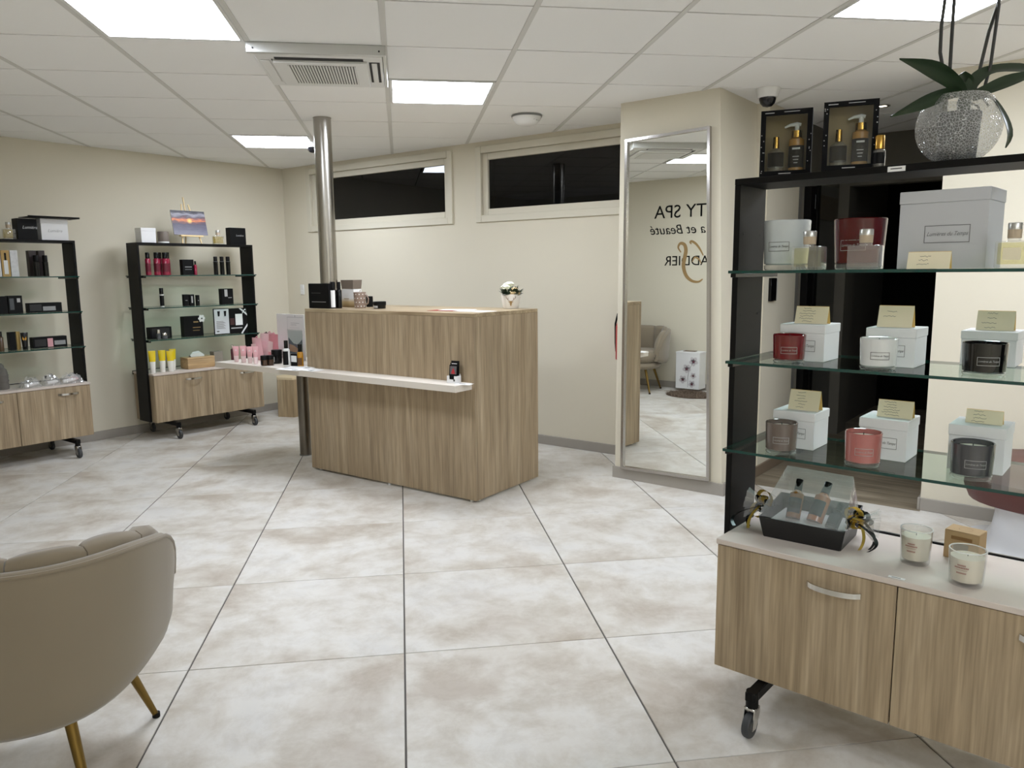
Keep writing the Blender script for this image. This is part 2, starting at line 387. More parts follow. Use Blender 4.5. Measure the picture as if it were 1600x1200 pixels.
# hall beyond the doorway
HX = -1.775
wallbox('wall_hall_near', HX-.12, HX, 4.9, 5.514)
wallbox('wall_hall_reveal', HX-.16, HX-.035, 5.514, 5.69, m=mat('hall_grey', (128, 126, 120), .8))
wallbox('wall_hall_far', HX-.16, HX-.02, 5.69, 8.2, m=HALLSHADE)
wallbox('wall_hall_right', -.771, -.65, 4.9, 8.2, m=HALLSHADE)
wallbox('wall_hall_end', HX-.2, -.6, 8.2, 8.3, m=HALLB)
bm = BM(); box(bm, HX-.02, -.771, 6.55, 6.67, 2.0, ZC); box(bm, HX-.02, HX+.06, 6.55, 6.8, 0, 2.0); struct('wall_hall_lintel', bm, HALLSHADE)
bm = BM(); box(bm, HX-.2, -.6, 4.69, 8.3, -.12, -.012); hf = struct('floor_hall', bm, HALLB)
pl = BM(); box(pl, HX-.02, -.765, .001, .139, -.012, .001, b=.001); pme = None
for k in range(25):
    if pme is None: o = obj('plank', pl, HALLW, hf, loc=(0, 4.69+.14*k, 0)); pme = o.data
    else: place('plank', pme, hf, (0, 4.69+.14*k, 0))
# door with black frame on the hall's left side
d3 = bpy.data.objects.new('door_1', None); COL.objects.link(d3); d3.location = (HX, 5.69, 0); tag(d3, kind='structure')
for y0, y1, x1 in ((0, .07, .03), (.085, .15, .022), (.165, .225, .03)):
    bm = BM(); box(bm, -.02, x1, y0, y1, 0, 2.0, b=.003); obj('frame_post', bm, BLACKM, d3)
bm = BM(); box(bm, -.02, -.004, .225, .80, .02, 1.98, b=.003); obj('leaf', bm, mat('door_leaf', (92, 91, 85), .3), d3)
bm = BM(); box(bm, -.004, .006, .26, .76, 1.72, 1.9, b=.002); obj('leaf_panel', bm, mat('door_panel', (84, 76, 64), .35), d3)  # brown patch paints in a transom reflection on the door glass
for z in (.35, 1.0, 1.78):
    bm = BM(); lathe(bm, [(0, 0), (.012, 0), (.012, .1), (0, .1)], 10, (.036, .076, z)); obj('hinge', bm, BLACKG, d3)
# skirting boards
def skirt(name, x0, x1, y0, y1, m=BASEB, h=.072):
    bm = BM(); box(bm, x0, x1, y0, y1, 0, h, b=.002); return struct(name, bm, m)
skirt('baseboard_left', XL, XL+.012, YT, 4.77)
bm = BM(); box(bm, 0, 4.7, -.012, 0, 0, .072, b=.002); struct('baseboard_back', bm, BASEB, loc=(BACK.x, BACK.y, 0), rot=(0, 0, BACK.a))
bm = BM(); 
prism(bm, [(PX['bl']-.012, PY-.012), (PX['br']+.014, PY-.012), (PX['br']+.014, 4.68), (PX['br'], 4.68), (PX['br'], PY), (PX['bl'], PY), (PX['bl'], 4.86), (PX['bl']-.012, 4.86)], 0, .075)
struct('baseboard_pilaster', bm, BASEB)
skirt('baseboard_hall', HX, HX+.014, 4.69, 5.51, mat('hall_skirting', (126, 110, 92), .5))
skirt('baseboard_right', -.771, XR, 4.718, 4.73)
bm = BM(); box(bm, -.785, -.771, 4.716, 4.9, 0, .075, b=.005, seg=2); struct('baseboard_right_end', bm, BASEB)
skirt('baseboard_lettered', XL, -2.95, YT, YT+.012)

# ================================================================== CEILING FITTINGS
LN = {(0, -1): 'square LED ceiling panel at the top left, nearest of the left lights', (2, 1): 'square LED ceiling panel just right of the air conditioner',
      (0, 4): 'small distant LED ceiling panel left of the steel column', (5, -2): 'LED ceiling panel at the top right above the orchid', (4, -8): 'LED ceiling panel over the entrance, outside the picture', (2, -9): 'LED ceiling panel at the entrance door, outside the picture', (7, -3): 'LED ceiling panel by the right wall, outside the picture'}
for (i, j) in LAMPS:
    t = thing('ceiling_light', LN[(i, j)], 'ceiling light', cpt(i, j), GA_C, 'recessed square LED panels')
    bm = BM(); a, b, f = .013, .587, .016
    for q in ((a, b, a, a+f), (a, b, b-f, b), (a, a+f, a+f, b-f), (b-f, b, a+f, b-f)): box(bm, *q, -.004, .006)
    obj('frame', bm, WHITEP, t, smooth=False)
    bm = BM(); box(bm, a+f, b-f, a+f, b-f, -.001, .005); obj('diffuser', bm, LEDM, t, smooth=False)
# air conditioning cassette
t = thing('air_conditioner', 'white ceiling cassette air conditioner with slatted grille', 'air conditioner', cpt(1, 0), GA_C)
bm = BM(); box(bm, .014, .588, .014, .6, -.048, .006, b=.004); obj('housing', bm, WHITEP, t)
bm = BM(); box(bm, -.01, .606, -.012, .012, -.046, -.001, b=.002); fb = obj('front_rail', bm, ALU, t)
for x in (.02, .575):
    bm = BM(); lathe(bm, [(0, 0), (.004, 0), (.004, .003), (0, .003)], 8, (0, 0, 0), 0, Matrix.Translation((x, -.012, -.028)) @ Matrix.Rotation(PI/2, 4, 'X')); obj('screw', bm, DARKP, fb)
bm = BM(); box(bm, .590, .606, .012, .61, -.046, -.001, b=.002); obj('side_rail', bm, ALU, t)
bm = BM(); box(bm, .083, .088, .085, .535, -.0492, -.043); obj('shadow_gap', bm, DARKP, t, smooth=False)
bm = BM(); box(bm, .1, .5, .05, .088, -.0495, -.043); obj('air_slot', bm, DARKP, t, smooth=False)
bm = BM(); box(bm, .525, .575, .1, .48, -.0492, -.043); obj('air_slot', bm, DARKP, t, smooth=False)
bm = BM(); box(bm, .536, .562, .11, .47, -.054, -.048, b=.003); obj('vane', bm, WHITEP, t)
bm = BM(); box(bm, .03, .075, .1, .5, -.054, -.048, b=.003); obj('vane', bm, WHITEP, t)
bm = BM(); box(bm, .088, .518, .09, .53, -.062, -.048, b=.003); gr = obj('grille_panel', bm, WHITEP, t)
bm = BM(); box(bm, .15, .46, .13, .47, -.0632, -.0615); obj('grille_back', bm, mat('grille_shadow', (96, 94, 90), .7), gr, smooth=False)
sm = None
for k in range(24):
    if sm is None:
        bm = BM(); box(bm, 0, .0075, .125, .475, -.0665, -.062, b=.0008); o = obj('slat', bm, WHITEP, gr, loc=(.15, 0, 0)); sm = o.data
    else: place('slat', sm, gr, (.15+.0132*k, 0, 0))
bm = BM(); box(bm, .12, .48, .55, .575, -.054, -.048, b=.003); obj('vane', bm, WHITEP, t)
# round detector
t = thing('smoke_detector', 'round white ceiling detector above the right window', 'detector', (-3.167, 4.239, ZC-.002))
bm = BM(); lathe(bm, [(0, 0), (.10, 0), (.098, -.012), (.09, -.03), (.065, -.055), (.03, -.066), (0, -.068)], 28); obj('housing', bm, WHITEP, t)
bm = BM(); lathe(bm, [(.1005, -.001), (.103, -.004), (.1, -.013)], 28); obj('base_ring', bm, GREYP, t)
for k in range(3):
    bm = BM(); ribbon(bm, [(.055+.012*k, -.03, -.046+.005*k), (.062+.010*k, .0, -.0505+.006*k), (.055+.012*k, .03, -.046+.005*k)], (.004, 0, .003)); obj('vent', bm, GREYP, t)
# dome cameras
def dome(loc, s, label):
    t = thing('dome_camera', label, 'camera', loc, 0., 'dome security cameras'); 
    bm = BM(); lathe(bm, [(0, 0), (.068*s, 0), (.068*s, -.012*s), (.056*s, -.05*s), (.05*s, -.052*s), (0, -.052*s)], 24); obj('housing', bm, WHITEP, t)
    bm = BM(); lathe(bm, [(.047*s, -.05*s), (.047*s, -.06*s), (.04*s, -.082*s), (.025*s, -.098*s), (0, -.104*s)], 20); obj('dome', bm, mat('smoked_dome', (20, 20, 24), .08), t)
dome((-1.66, 4.53, ZC-.001), 1., 'white dome security camera beside the pilaster')
cc = onz(488, 226, ZC-.02); dome((cc.x, cc.y, ZC-.001), .8, 'small dome camera half hidden behind the steel column')
t = thing('downlight', 'small lit downlight in the hall ceiling', 'downlight', (-1.265, 5.471, ZC-.002))
bm = BM(); lathe(bm, [(.05, .004), (.05, -.004), (.036, -.006), (.034, .003)], 20); obj('ring', bm, CHROME, t)
bm = BM(); lathe(bm, [(0, .001), (.035, .001), (.035, .003), (0, .003)], 16); obj('lamp', bm, SPOTM, t)
# steel column
t = thing('steel_column', 'round polished steel column rising through the reception desk', 'column', (-4.254, 3.418, 0))
bm = BM(); cyl(bm, .058, 0, ZC-.001, 40); obj('shaft', bm, STEEL, t)
bm = BM(); lathe(bm, [(.058, ZC-.003), (.060, ZC-.003), (.060, ZC-.001), (.058, ZC-.001)], 40); obj('collar', bm, STEEL, t)
# wall bits
q = BACK.px(473, 452.5, 0)
t = thing('light_switch', 'white double light switch on the back wall by the corner', 'switch', BACK.w(q.x, 0, q.z-.05), BACK.a)
bm = BM(); box(bm, -.028, .028, -.009, 0, 0, .1, b=.003); obj('plate', bm, WHITEP, t)
for z in (.01, .054):
    bm = BM(); box(bm, -.02, .02, -.013, -.008, z, z+.036, b=.002); obj('rocker', bm, WHITEP, t)
q = BACK.px(963, 545, -.06)
t = thing('fire_extinguisher', 'red fire extinguisher on the back wall, mostly behind the pilaster', 'extinguisher', BACK.w(q.x+.062, -.065, .72), BACK.a)
bm = BM(); lathe(bm, [(0, 0), (.05, 0), (.058, .01), (.058, .24), (.045, .28), (.018, .30), (0, .30)], 20); obj('cylinder', bm, mat('signal_red', (168, 24, 28), .3), t)
bm = BM(); cyl(bm, .016, .3, .36, 10); box(bm, -.05, .01, -.008, .008, .35, .365, b=.003); obj('valve', bm, BLACKM, t)
bm = BM(); tube(bm, [(-.01, 0, .34), (-.05, 0, .33), (-.068, 0, .26), (-.066, 0, .12), (-.06, 0, .06)], .007, 8); obj('hose', bm, BLACKM, t)
bm = BM(); box(bm, -.02, .02, .04, .0645, .1, .3, b=.002); obj('bracket', bm, BLACKM, t)
t = thing('wall_plate', 'black wall plate with a pale edge seen through the tall display stand', 'wall plate', (HX, 4.985, 1.15))
bm = BM(); box(bm, 0, .02, 0, .10, 0, .15, b=.002); obj('plate', bm, BLACKG, t)
bm = BM(); box(bm, 0, .021, .101, .112, 0, .15, b=.001); obj('edge_strip', bm, mat('pale_strip', (190, 186, 176), .5), t)
# mirror
def mp(s, z): return (-2.532+s, z)
mt = thing('wall_mirror', 'tall chrome-framed mirror on the pilaster', 'mirror', (-2.532, PY, 0))
quad = [(.066, .069), (.681, .083), (.625, 2.173), (.071, 2.156)]
def inset(q, d):
    c = (sum(p[0] for p in q)/4, 0); out = []
    for k in range(4):
        a, b, c_ = Vector(q[k-1]), Vector(q[k]), Vector(q[(k+1) % 4]); n1 = (b-a).normalized(); n2 = (c_-b).normalized()
        n1 = Vector((-n1.y, n1.x)); n2 = Vector((-n2.y, n2.x)); s = (n1+n2)/(1+n1.dot(n2)); out.append(tuple(b+s*d))
    return out
iq = inset(quad, .017); gq = inset(quad, .012)
R90 = Matrix(((1, 0, 0, 0), (0, 0, 1, 0), (0, 1, 0, 0), (0, 0, 0, 1)))     # (x, z, y) -> (x, y, z)
for k, nm in enumerate(('bottom', 'right', 'top', 'left')):
    bm = BM(); prism(bm, [quad[k], quad[(k+1) % 4], iq[(k+1) % 4], iq[k]], -.028, -.001, M=R90); obj('frame_bar', bm, mat('mirror_frame', (176, 172, 168), .18, .9), mt, smooth=False)
bm = BM(); prism(bm, gq, -.012, -.004, M=R90); obj('glass', bm, MIRROR, mt, smooth=False)
# lettering on the wall behind the camera (seen in the mirror)
def wl(name, body, size, x_end, z, label, m=BLACKM, **k):
    o = text(name, body, size, m, None, (x_end, YT+.001, z), (PI/2, 0, PI), align='RIGHT', ext=.002, **k); return tag(o, label, 'lettering', 'lettering on the wall seen in the mirror')
wl('wall_lettering', 'TY SPA', .205, -4.264, 1.946, 'black capitals TY SPA on the wall, seen reversed in the mirror')
wl('wall_lettering', 'a et Beauté', .150, -4.307, 1.765, 'black italic words a et Beauté on the wall, reversed in the mirror', shear=.3)
wl('wall_lettering', 'ADDIER', .155, -4.126, 1.41, 'black capitals ADDIER on the wall, reversed in the mirror')
g = thing('wall_ornament', 'gold swash ornament on the wall behind the letters ADDIER', 'lettering', (-3.72, YT+.001, 1.226))
bm = BM()      # x here grows towards the viewer's left
pts = []
for k in range(40):
    a = k/39
    th = .5*PI+a*1.75*2*PI*.55
    pts.append((0, 0, 0))
def swash(ctrl, ws):
    b = BM(); n = 48; P = [Vector(c) for c in ctrl]; m_ = len(P)-1
    def cr(t):
        i = min(int(t*m_), m_-1); f = t*m_-i; p0, p1, p2, p3 = P[max(i-1, 0)], P[i], P[i+1], P[min(i+2, m_)]
        return .5*((2*p1)+(p2-p0)*f+(2*p0-5*p1+4*p2-p3)*f*f+(3*p1-p0-3*p2+p3)*f**3)
    q = [cr(k/n) for k in range(n+1)]; prev = None
    for k in range(n+1):
        tn = (q[min(k+1, n)]-q[max(k-1, 0)]).normalized(); nn = Vector((-tn.y, tn.x)); ww = ws[0]+(ws[1]-ws[0])*math.sin(PI*k/n)
        a, c = q[k]+nn*ww/2, q[k]-nn*ww/2
        cur = [b.verts.new((p.x, y, p.y)) for p in (a, c) for y in (0, .003)]
        if prev:
            for i0, i1 in ((0, 1), (1, 3), (3, 2), (2, 0)): b.faces.new((prev[i0], prev[i1], cur[i1], cur[i0]))
        prev = cur
    return b
bm.free()
obj('swash', swash([(-.20, .33), (-.235, .385), (-.21, .43), (-.16, .415), (-.14, .35), (-.155, .26), (-.165, .17), (-.13, .07), (-.06, .01), (.02, .0), (.07, .03)], (.010, .045)), GOLDK, g)
obj('swash', swash([(-.075, .42), (-.09, .44), (-.07, .45), (-.02, .42), (.03, .36), (.07, .29)], (.012, .026)), GOLDK, g)
obj('swash', swash([(-.06, .22), (-.03, .27), (.02, .25), (.05, .2)], (.006, .02)), GOLDK, g)
# ================================================================== DISPLAY STANDS
SW, SD, ZB, ZT, ZCT, PR, PD, ZTOP = 1.007, .353, .146, .5353, .5533, .08, .183, 1.6167
GZ = [1.3488, 1.0875, .8246]; GF, GB = .0115, .3554
def topose(x, y, a):
    c, s = math.cos(YAW), math.sin(YAW); return Pose(c*x-s*y, s*x+c*y, a+YAW)
SA = topose(-3.8303, 5.0015, .9205); SB = topose(-2.9275, 6.2200, .8831); SC = topose(.6179, 2.2292, -.7099)
def glassplate(nm, x0, x1, y0, y1, z0, z1, parent):
    bm = BM(); fs = box(bm, x0, x1, y0, y1, z0, z1)
    for f in fs[:4]: f.material_index = 1
    return obj(nm, bm, [SGLASS, SEDGE], parent, smooth=False)
def make_stand(pose, label):
    t = thing('display_stand', label, 'display stand', pose.w(0, 0), pose.a, 'wheeled oak display stands')
    bm = BM(); box(bm, .001, SW-.001, .02, SD, ZB, ZT, b=.001); obj('cabinet_body', bm, OAK, t)
    bm = BM(); box(bm, -.003, SW+.003, -.004, SD, ZT+.001, ZCT, b=.002); obj('countertop', bm, STONE, t)
    bm = BM(); box(bm, -.003, SW+.003, SD+.0005, SD+.016, ZT-.01, ZCT+.004, b=.0012); bk = obj('back_rim', bm, BLACKM, t)
    bm = BM(); box(bm, .0, SW, SD+.0062, SD+.0102, ZCT+.0041, ZCT+.0056); obj('edge_strip', bm, ALU, bk, smooth=False)
    ha = SC.px(1257, 912, -.02).x, SC.px(1342, 932, -.02).x; hz = SC.px(1300, 925, -.02).z
    for k in range(2):
        x0 = .001+k*(SW/2); x1 = x0+SW/2-.003
        bm = BM(); box(bm, x0, x1, 0, .019, ZB, ZT-.001, b=.0012); d = obj('door', bm, OAK, t)
        a, b = ha[0]+k*SW/2, ha[1]+k*SW/2; n = 10
        bm = BM(); pts = []
        for i in range(n+1):
            u = i/n; pts.append((a+(b-a)*u, -.001-.026*math.sin(PI*min(max(u, .001), .999))**.55, hz))
        prev = None
        for p in pts:
            cur = [bm.verts.new((p[0], p[1]+dy, p[2]+dz)) for dy, dz in ((-.003, -.0075), (-.003, .0075), (.003, .0075), (.003, -.0075))]
            if prev:
                for q in range(4): bm.faces.new((prev[q], prev[(q+1) % 4], cur[(q+1) % 4], cur[q]))
            else: bm.faces.new(cur[::-1])
            prev = cur
        bm.faces.new(prev); obj('handle', bm, CHROME, d)
    for x0 in (-.018, SW):
        bm = BM(); box(bm, x0, x0+.018, PR, PR+PD, ZB, ZTOP-.018, b=.001); p = obj('upright', bm, BLACKM, t)
        for z in (.95, 1.22, 1.46):
            for y in (.11, .23):
                bm = BM(); lathe(bm, [(0, 0), (.003, 0), (.003, .0008), (0, .0008)], 8, M=Matrix.Translation((x0+(.0185 if x0 < 0 else -.0005), y, z)) @ Matrix.Rotation(PI/2 if x0 < 0 else -PI/2, 4, 'Y')); obj('peg_hole', bm, DARKP, p)
        for z in GZ:
            a = x0+.018 if x0 < 0 else x0-.016
            bm = BM(); box(bm, a, a+.016, .03, .34, z-.016, z-.0042, b=.001); obj('bracket', bm, BLACKG, p)
    bm = BM(); box(bm, -.018, SW+.018, PR-.001, PR+PD, ZTOP-.018, ZTOP, b=.001); obj('top_board', bm, BLACKM, t)
    for z in GZ: glassplate('glass_shelf', .001, SW-.001, GF, GB, z-.004, z+.004, t)
    for x in (.15, .855):
        bm = BM(); box(bm, x-.016, x+.016, -.075, .43, .108, .138, b=.003); arm = obj('wheel_arm', bm, BLACKM, t)
        bm = BM(); box(bm, x-.03, x+.03, .1, .3, .137, .1455); obj('plate', bm, BLACKM, arm)
        for y in (-.058, .412):
            bm = BM(); lathe(bm, [(0, 0), (.034, 0), (.037, .004), (.037, .018), (.034, .022), (0, .022)], 20, M=Matrix.Translation((x-.011, y-.012, .037)) @ Matrix.Rotation(PI/2, 4, 'Y')); w_ = obj('wheel', bm, RUBBER, t)
            bm = BM(); lathe(bm, [(0, -.001), (.017, -.001), (.017, .023), (0, .023)], 14, M=Matrix.Translation((x-.011, y-.012, .037)) @ Matrix.Rotation(PI/2, 4, 'Y')); obj('hub', bm, GREYP, w_)
            bm = BM()
            for s in (-1, 1):
                prism(bm, [(y-.03, .03), (y-.005, .028), (y+.02, .07), (y+.018, .09), (y-.018, .09)], x+s*.0155-.0015, x+s*.0155+.0015, M=Matrix(((0, 0, 1, 0), (1, 0, 0, 0), (0, 1, 0, 0), (0, 0, 0, 1))))
            box(bm, x-.017, x+.017, y-.018, y+.02, .082, .091, b=.002); obj('fork', bm, CHROME, t)
            bm = BM(); cyl(bm, .018, .09, .139, 16, (x, y)); obj('stem', bm, BLACKM, t)
    return t
make_stand(SA, 'oak display stand on wheels at the far left, cut by the frame')
make_stand(SB, 'oak display stand on wheels between the far left stand and the desk')
make_stand(SC, 'large oak display stand with glass shelves in the right foreground')

# ================================================================== RECEPTION DESK
DK = topose(-.216, 4.392, math.radians(-35.46)); DL, DD, DH = 1.459, .663, 1.121
t = thing('reception_desk', 'oak reception desk with a white counter shelf and steel leg', 'desk', DK.w(0, 0), DK.a)
for nm, q in (('front_panel', (-DL, 0, 0, .02, .015, DH-.022)), ('side_panel', (-.02, 0, .021, DD, .015, DH-.022)), ('side_panel', (-DL, -DL+.02, .021, DD, .015, DH-.022)), ('inner_panel', (-DL+.021, -.021, .40, .418, .3, DH-.023))):
    bm = BM(); box(bm, *q, b=.001); obj(nm, bm, OAK, t)
bm = BM(); box(bm, -DL, 0, 0, DD, DH-.0215, DH, b=.001); obj('desk_top', bm, OAKT, t)
bm = BM(); prism(bm, [(-2.304, -.15), (-.02, -.15), (-.02, -.0005), (-DL-.0005, -.0005), (-DL-.0005, .42), (-2.304, .42)], .682, .72); obj('counter_shelf', bm, SLABM, t, smooth=False)
lg = DK.l(Vector((-4.730, 3.512, 0)))
bm = BM(); cyl(bm, .042, .004, .682, 28, (lg.x, lg.y)); L_ = obj('leg', bm, mat('leg_steel', (122, 116, 106), .3, .9), t)
bm = BM(); cyl(bm, .046, 0, .006, 28, (lg.x, lg.y)); obj('foot', bm, GREYP, L_)
for x, y in ((-DL+.06, .03), (-.72, .012), (-.05, .02), (-.03, .06), (-.03, .6), (-DL+.06, .6)):
    bm = BM(); cyl(bm, .011, 0, .016, 10, (x, y)); obj('foot', bm, WHITEP, t)

# ================================================================== TUB CHAIRS
def make_chair(name, label):
    t = thing(name, label, 'armchair', (0, 0, 0), 0., 'taupe velvet tub chairs')
    PH = math.radians(122); A_, B_, BF = .343, .345, .33
    def base(ph):
        s, c = math.sin(ph), math.cos(ph); e = 2/2.7
        return Vector((A_*math.copysign(abs(s)**e, s), -(B_ if c > 0 else BF)*math.copysign(abs(c)**e, c), 0))
    def nrm(ph):
        d = base(ph+.01)-base(ph-.01); n = Vector((d.y, -d.x, 0)); n.normalize(); return n
    def zt(ph): k = abs(ph)/PH; return .70-.22*k**6
    def zb_(ph): k = abs(ph)/PH; return .285+.075*k**1.8
    N = 44
    bm = BM(); prev = None
    sect = [(0., -.022), (.04, -.008), (.15, .002), (.5, .010), (.92, .02), (.985, .019), (1., .008), (1., -.006), (.98, -.014), (.5, -.030), (.0, -.06)]
    for k in range(N+1):
        ph = -PH+2*PH*k/N; p, n = base(ph), nrm(ph); a, b = zb_(ph), zt(ph); 
        cur = [bm.verts.new(p+n*o+Vector((0, 0, a+(b-a)*h))) for h, o in sect]
        if prev:
            for i in range(len(sect)): j = (i+1) % len(sect); bm.faces.new((prev[i], prev[j], cur[j], cur[i]))
        else: bm.faces.new(cur)
        prev = cur
    bm.faces.new(prev[::-1]); obj('back_shell', bm, VELVET, t, ang=60)
    bm = BM(); pts = [base(-PH+2*PH*k/N)+nrm(-PH+2*PH*k/N)*.018+Vector((0, 0, zt(-PH+2*PH*k/N)-.008)) for k in range(N+1)]
    tube(bm, pts, .0055, 6); obj('piping', bm, VELVET, t)
    NCH = 7
    for c in range(NCH):
        p0 = -PH+2*PH*c/NCH; p1 = p0+2*PH/NCH; bm = BM(); prev = None; M_ = 8
        for k in range(M_+1):
            u = k/M_; s = (math.sin(PI*min(max(u, .02), .98)))**.12; ph = p0+(p1-p0)*(.008+.984*u); p, n = base(ph), nrm(ph); b = zt(ph)
            cs = [(.05, .40), (.012, b-.014), (.012, b+.010*s), (.026, b+.026*s), (.052*s+.01, b+.024*s), (.070*s+.012, b-.012), (.076*s+.014, min(b-.06, .6)), (.080*s+.020, .45), (.09, .40)]
            cur = [bm.verts.new(p-n*o+Vector((0, 0, z))) for o, z in cs]
            if prev:
                for i in range(len(cs)): j = (i+1) % len(cs); bm.faces.new((prev[i], prev[j], cur[j], cur[i]))
            else: bm.faces.new(cur)
            prev = cur
        bm.faces.new(prev[::-1]); obj('back_cushion', bm, VELVET, t, ang=70)
    def pad(nm, sc_, z0, z1, rnd, yoff=.0):
        bm = BM(); prof = [(0, z0), (.9, z0), (.97, z0+rnd*.3), (1., z0+rnd), (1., z1-rnd), (.965, z1-rnd*.3), (.88, z1), (.5, z1+.008), (0, z1+.012)]
        rings = []
        for f, z in prof:
            if f == 0: rings.append([bm.verts.new((0, yoff, z))]); continue
            rings.append([bm.verts.new((base(a)*sc_*f)+Vector((0, yoff, z))) for a in [2*PI*k/40 for k in range(40)]])
        for a, b in zip(rings, rings[1:]):
            for k in range(40):
                k2 = (k+1) % 40
                if len(a) == 1: bm.faces.new((a[0], b[k2], b[k]))
                elif len(b) == 1: bm.faces.new((a[k], a[k2], b[0]))
                else: bm.faces.new((a[k], a[k2], b[k2], b[k]))
        return obj(nm, bm, VELVET, t, ang=60)
    pad('seat_frame', .80, .27, .345, .03, .02); pad('seat_cushion', .80, .345, .47, .045, .03)
    for sx in (-1, 1):
        for sy in (-1, 1):
            bm = BM(); tube(bm, [(sx*.15, sy*.15+.01, .285), (sx*.19, sy*.19+.01, .14), (sx*.225, sy*.225+.01, .012)], [.016, .013, .009], 14); l = obj('leg', bm, BRASS, t)
            bm = BM(); cyl(bm, .0115, 0, .014, 12, (sx*.227, sy*.227+.01)); obj('foot', bm, BLACKM, l)
    return t
ch = make_chair('tub_chair', 'taupe velvet tub chair seen from behind in the left foreground')
ch.location = (-2.236, .728, 0); ch.rotation_euler = (0, 0, math.radians(44))
c2 = copy_tree(ch); c2['label'] = 'taupe velvet tub chair seen only in the mirror, beside the orchid box'
c2.location = (-4.24, .90, 0); c2.rotation_euler = (0, 0, math.radians(-12))

# ================================================================== THINGS SEEN IN THE MIRROR
t = thing('gift_box', 'white box printed with grey orchids, seen in the mirror', 'box', (-3.86, .50, 0), 0.)
bm = BM(); box(bm, 0, .285, 0, .175, .03, .44, b=.003); obj('carton', bm, WHITEC, t)
bm = BM(); box(bm, -.002, .287, -.002, .177, .425, .447, b=.002); lid = obj('lid', bm, WHITEC, t)
bm = BM(); box(bm, .06, .2, .05, .12, .447, .453, b=.001); obj('tag', bm, mat('wood_tag', (120, 104, 86), .6), lid)
PET = mat('orchid_print', (204, 199, 201), .6); PETD = mat('orchid_heart', (110, 60, 74), .6); STM = mat('stem_print', (92, 88, 86), .6)
bm = BM(); tube(bm, [(.15, .1765, .05), (.15, .1765, .16), (.165, .1765, .25), (.21, .1765, .34)], .003, 5, flat=.3); obj('printed_stem', bm, STM, t)
for x, z, r in ((.215, .345, .05), (.135, .26, .048), (.215, .185, .034), (.09, .135, .045), (.2, .09, .04)):
    bm = BM()
    for k in range(5):
        a = PI/2+2*PI*k/5; M = Matrix.Translation((x, .1756, z)) @ Matrix.Rotation(a, 4, 'Y') @ Matrix.Translation((r*.55, 0, 0)) @ Matrix.Diagonal((r*.55, .5, r*.42, 1)) @ Matrix.Rotation(-PI/2, 4, 'X')
        lathe(bm, [(0, 0), (1, 0), (1, .001), (0, .001)], 12, M=M)
    p = obj('printed_flower', bm, PET, t); bm = BM(); lathe(bm, [(0, 0), (r*.28, 0), (r*.28, .0006), (0, .0006)], 10, M=Matrix.Translation((x, .1768, z-r*.1)) @ Matrix.Rotation(-PI/2, 4, 'X')); obj('flower_heart', bm, PETD, p)
bm = BM(); rnd = random.Random(3)
lathe(bm, [(0, .03), (.2, .032), (.3, .02), (.34, .0), (0, .0)], 24, M=Matrix.Diagonal((1., .75, 1, 1)))
for k in range(2600):
    a = rnd.random()*2*PI; r = .34*math.sqrt(rnd.random()); x, y = r*math.cos(a), .75*r*math.sin(a); z = .03*(1-(r/.36)**3)
    d = Vector((rnd.uniform(-1, 1)+x*3, rnd.uniform(-1, 1)+y*3, .55)).normalized()*rnd.uniform(.025, .05); s = Vector((-d.y, d.x, 0)).normalized()*.0025
    p = Vector((x, y, z-.004)); f = bm.faces.new([bm.verts.new(p-s), bm.verts.new(p+s), bm.verts.new(p+d)])
o = obj('fur_rug', bm, mat('brown_fur', (104, 88, 74), .9, var=.25, vscale=14), None, loc=(-3.56, .92, 0.002)); o.scale = (.8, .8, 1.); tag(o, 'small brown fur rug in front of the orchid box in the mirror', 'rug')

# ================================================================== STOOL, SPA SEAT
p = onz(440, 652)
t = thing('block_stool', 'small faceted wooden block stool under the counter by the back corner', 'stool', (p.x-.03, p.y+.16, 0), .45)
bm = BM(); n6 = [(.165*math.cos(PI/3*k), .165*math.sin(PI/3*k)) for k in range(6)]; prism(bm, n6, 0, .36, top=[(x*.97, y*.97) for x, y in n6]); obj('body', bm, OAKL, t, smooth=False)
bm = BM(); prism(bm, [(x*.975, y*.975) for x, y in n6], .3605, .38); obj('top', bm, mat('stool_top', (214, 196, 160), .5), t, smooth=False)
LEA = mat('burgundy_leather', (86, 46, 42), .4, bump=.2, bscale=90.)
t = thing('spa_seat', 'white moulded spa seat with burgundy cushion behind the right display stand', 'seat', (-.02, 4.22, 0), 0.)
def sup(a, b, n, k=36): return [(a*math.copysign(abs(math.cos(q))**(2/n), math.cos(q)), b*math.copysign(abs(math.sin(q))**(2/n), math.sin(q))) for q in [2*PI*i/k for i in range(k)]]
def loft(bm, secs, k=36):
    prev = None
    for a, b, n, x, y, z in secs:
        cur = [bm.verts.new((x+p, y+q, z)) for p, q in sup(a, b, n, k)]
        if prev:
            for i in range(k): bm.faces.new((prev[i], prev[(i+1) % k], cur[(i+1) % k], cur[i]))
        else: bm.faces.new(cur[::-1])
        prev = cur
    bm.faces.new(prev)
WG = mat('white_gloss', (226, 228, 232), .22)
bm = BM(); loft(bm, [(.50, .42, 4, 0, 0, 0), (.50, .42, 4, 0, 0, .02), (.44, .36, 3.2, .03, .02, .035), (.40, .33, 3, .04, .03, .12), (.385, .32, 3, .04, .03, .22), (.39, .33, 3, .04, .03, .29)]); obj('base', bm, WG, t)
bm = BM(); loft(bm, [(.40, .36, 3, .02, .03, .285), (.46, .39, 3, .0, .03, .30), (.48, .40, 3, .0, .03, .35), (.47, .40, 3, .0, .03, .41), (.43, .36, 3, .0, .03, .445), (.2, .2, 2.4, .0, .03, .455)]); obj('seat_cushion', bm, LEA, t)
fq = onz(1573, 878, .06)-Vector((-.02, 4.22, 0)); FX, FY = fq.x, fq.y
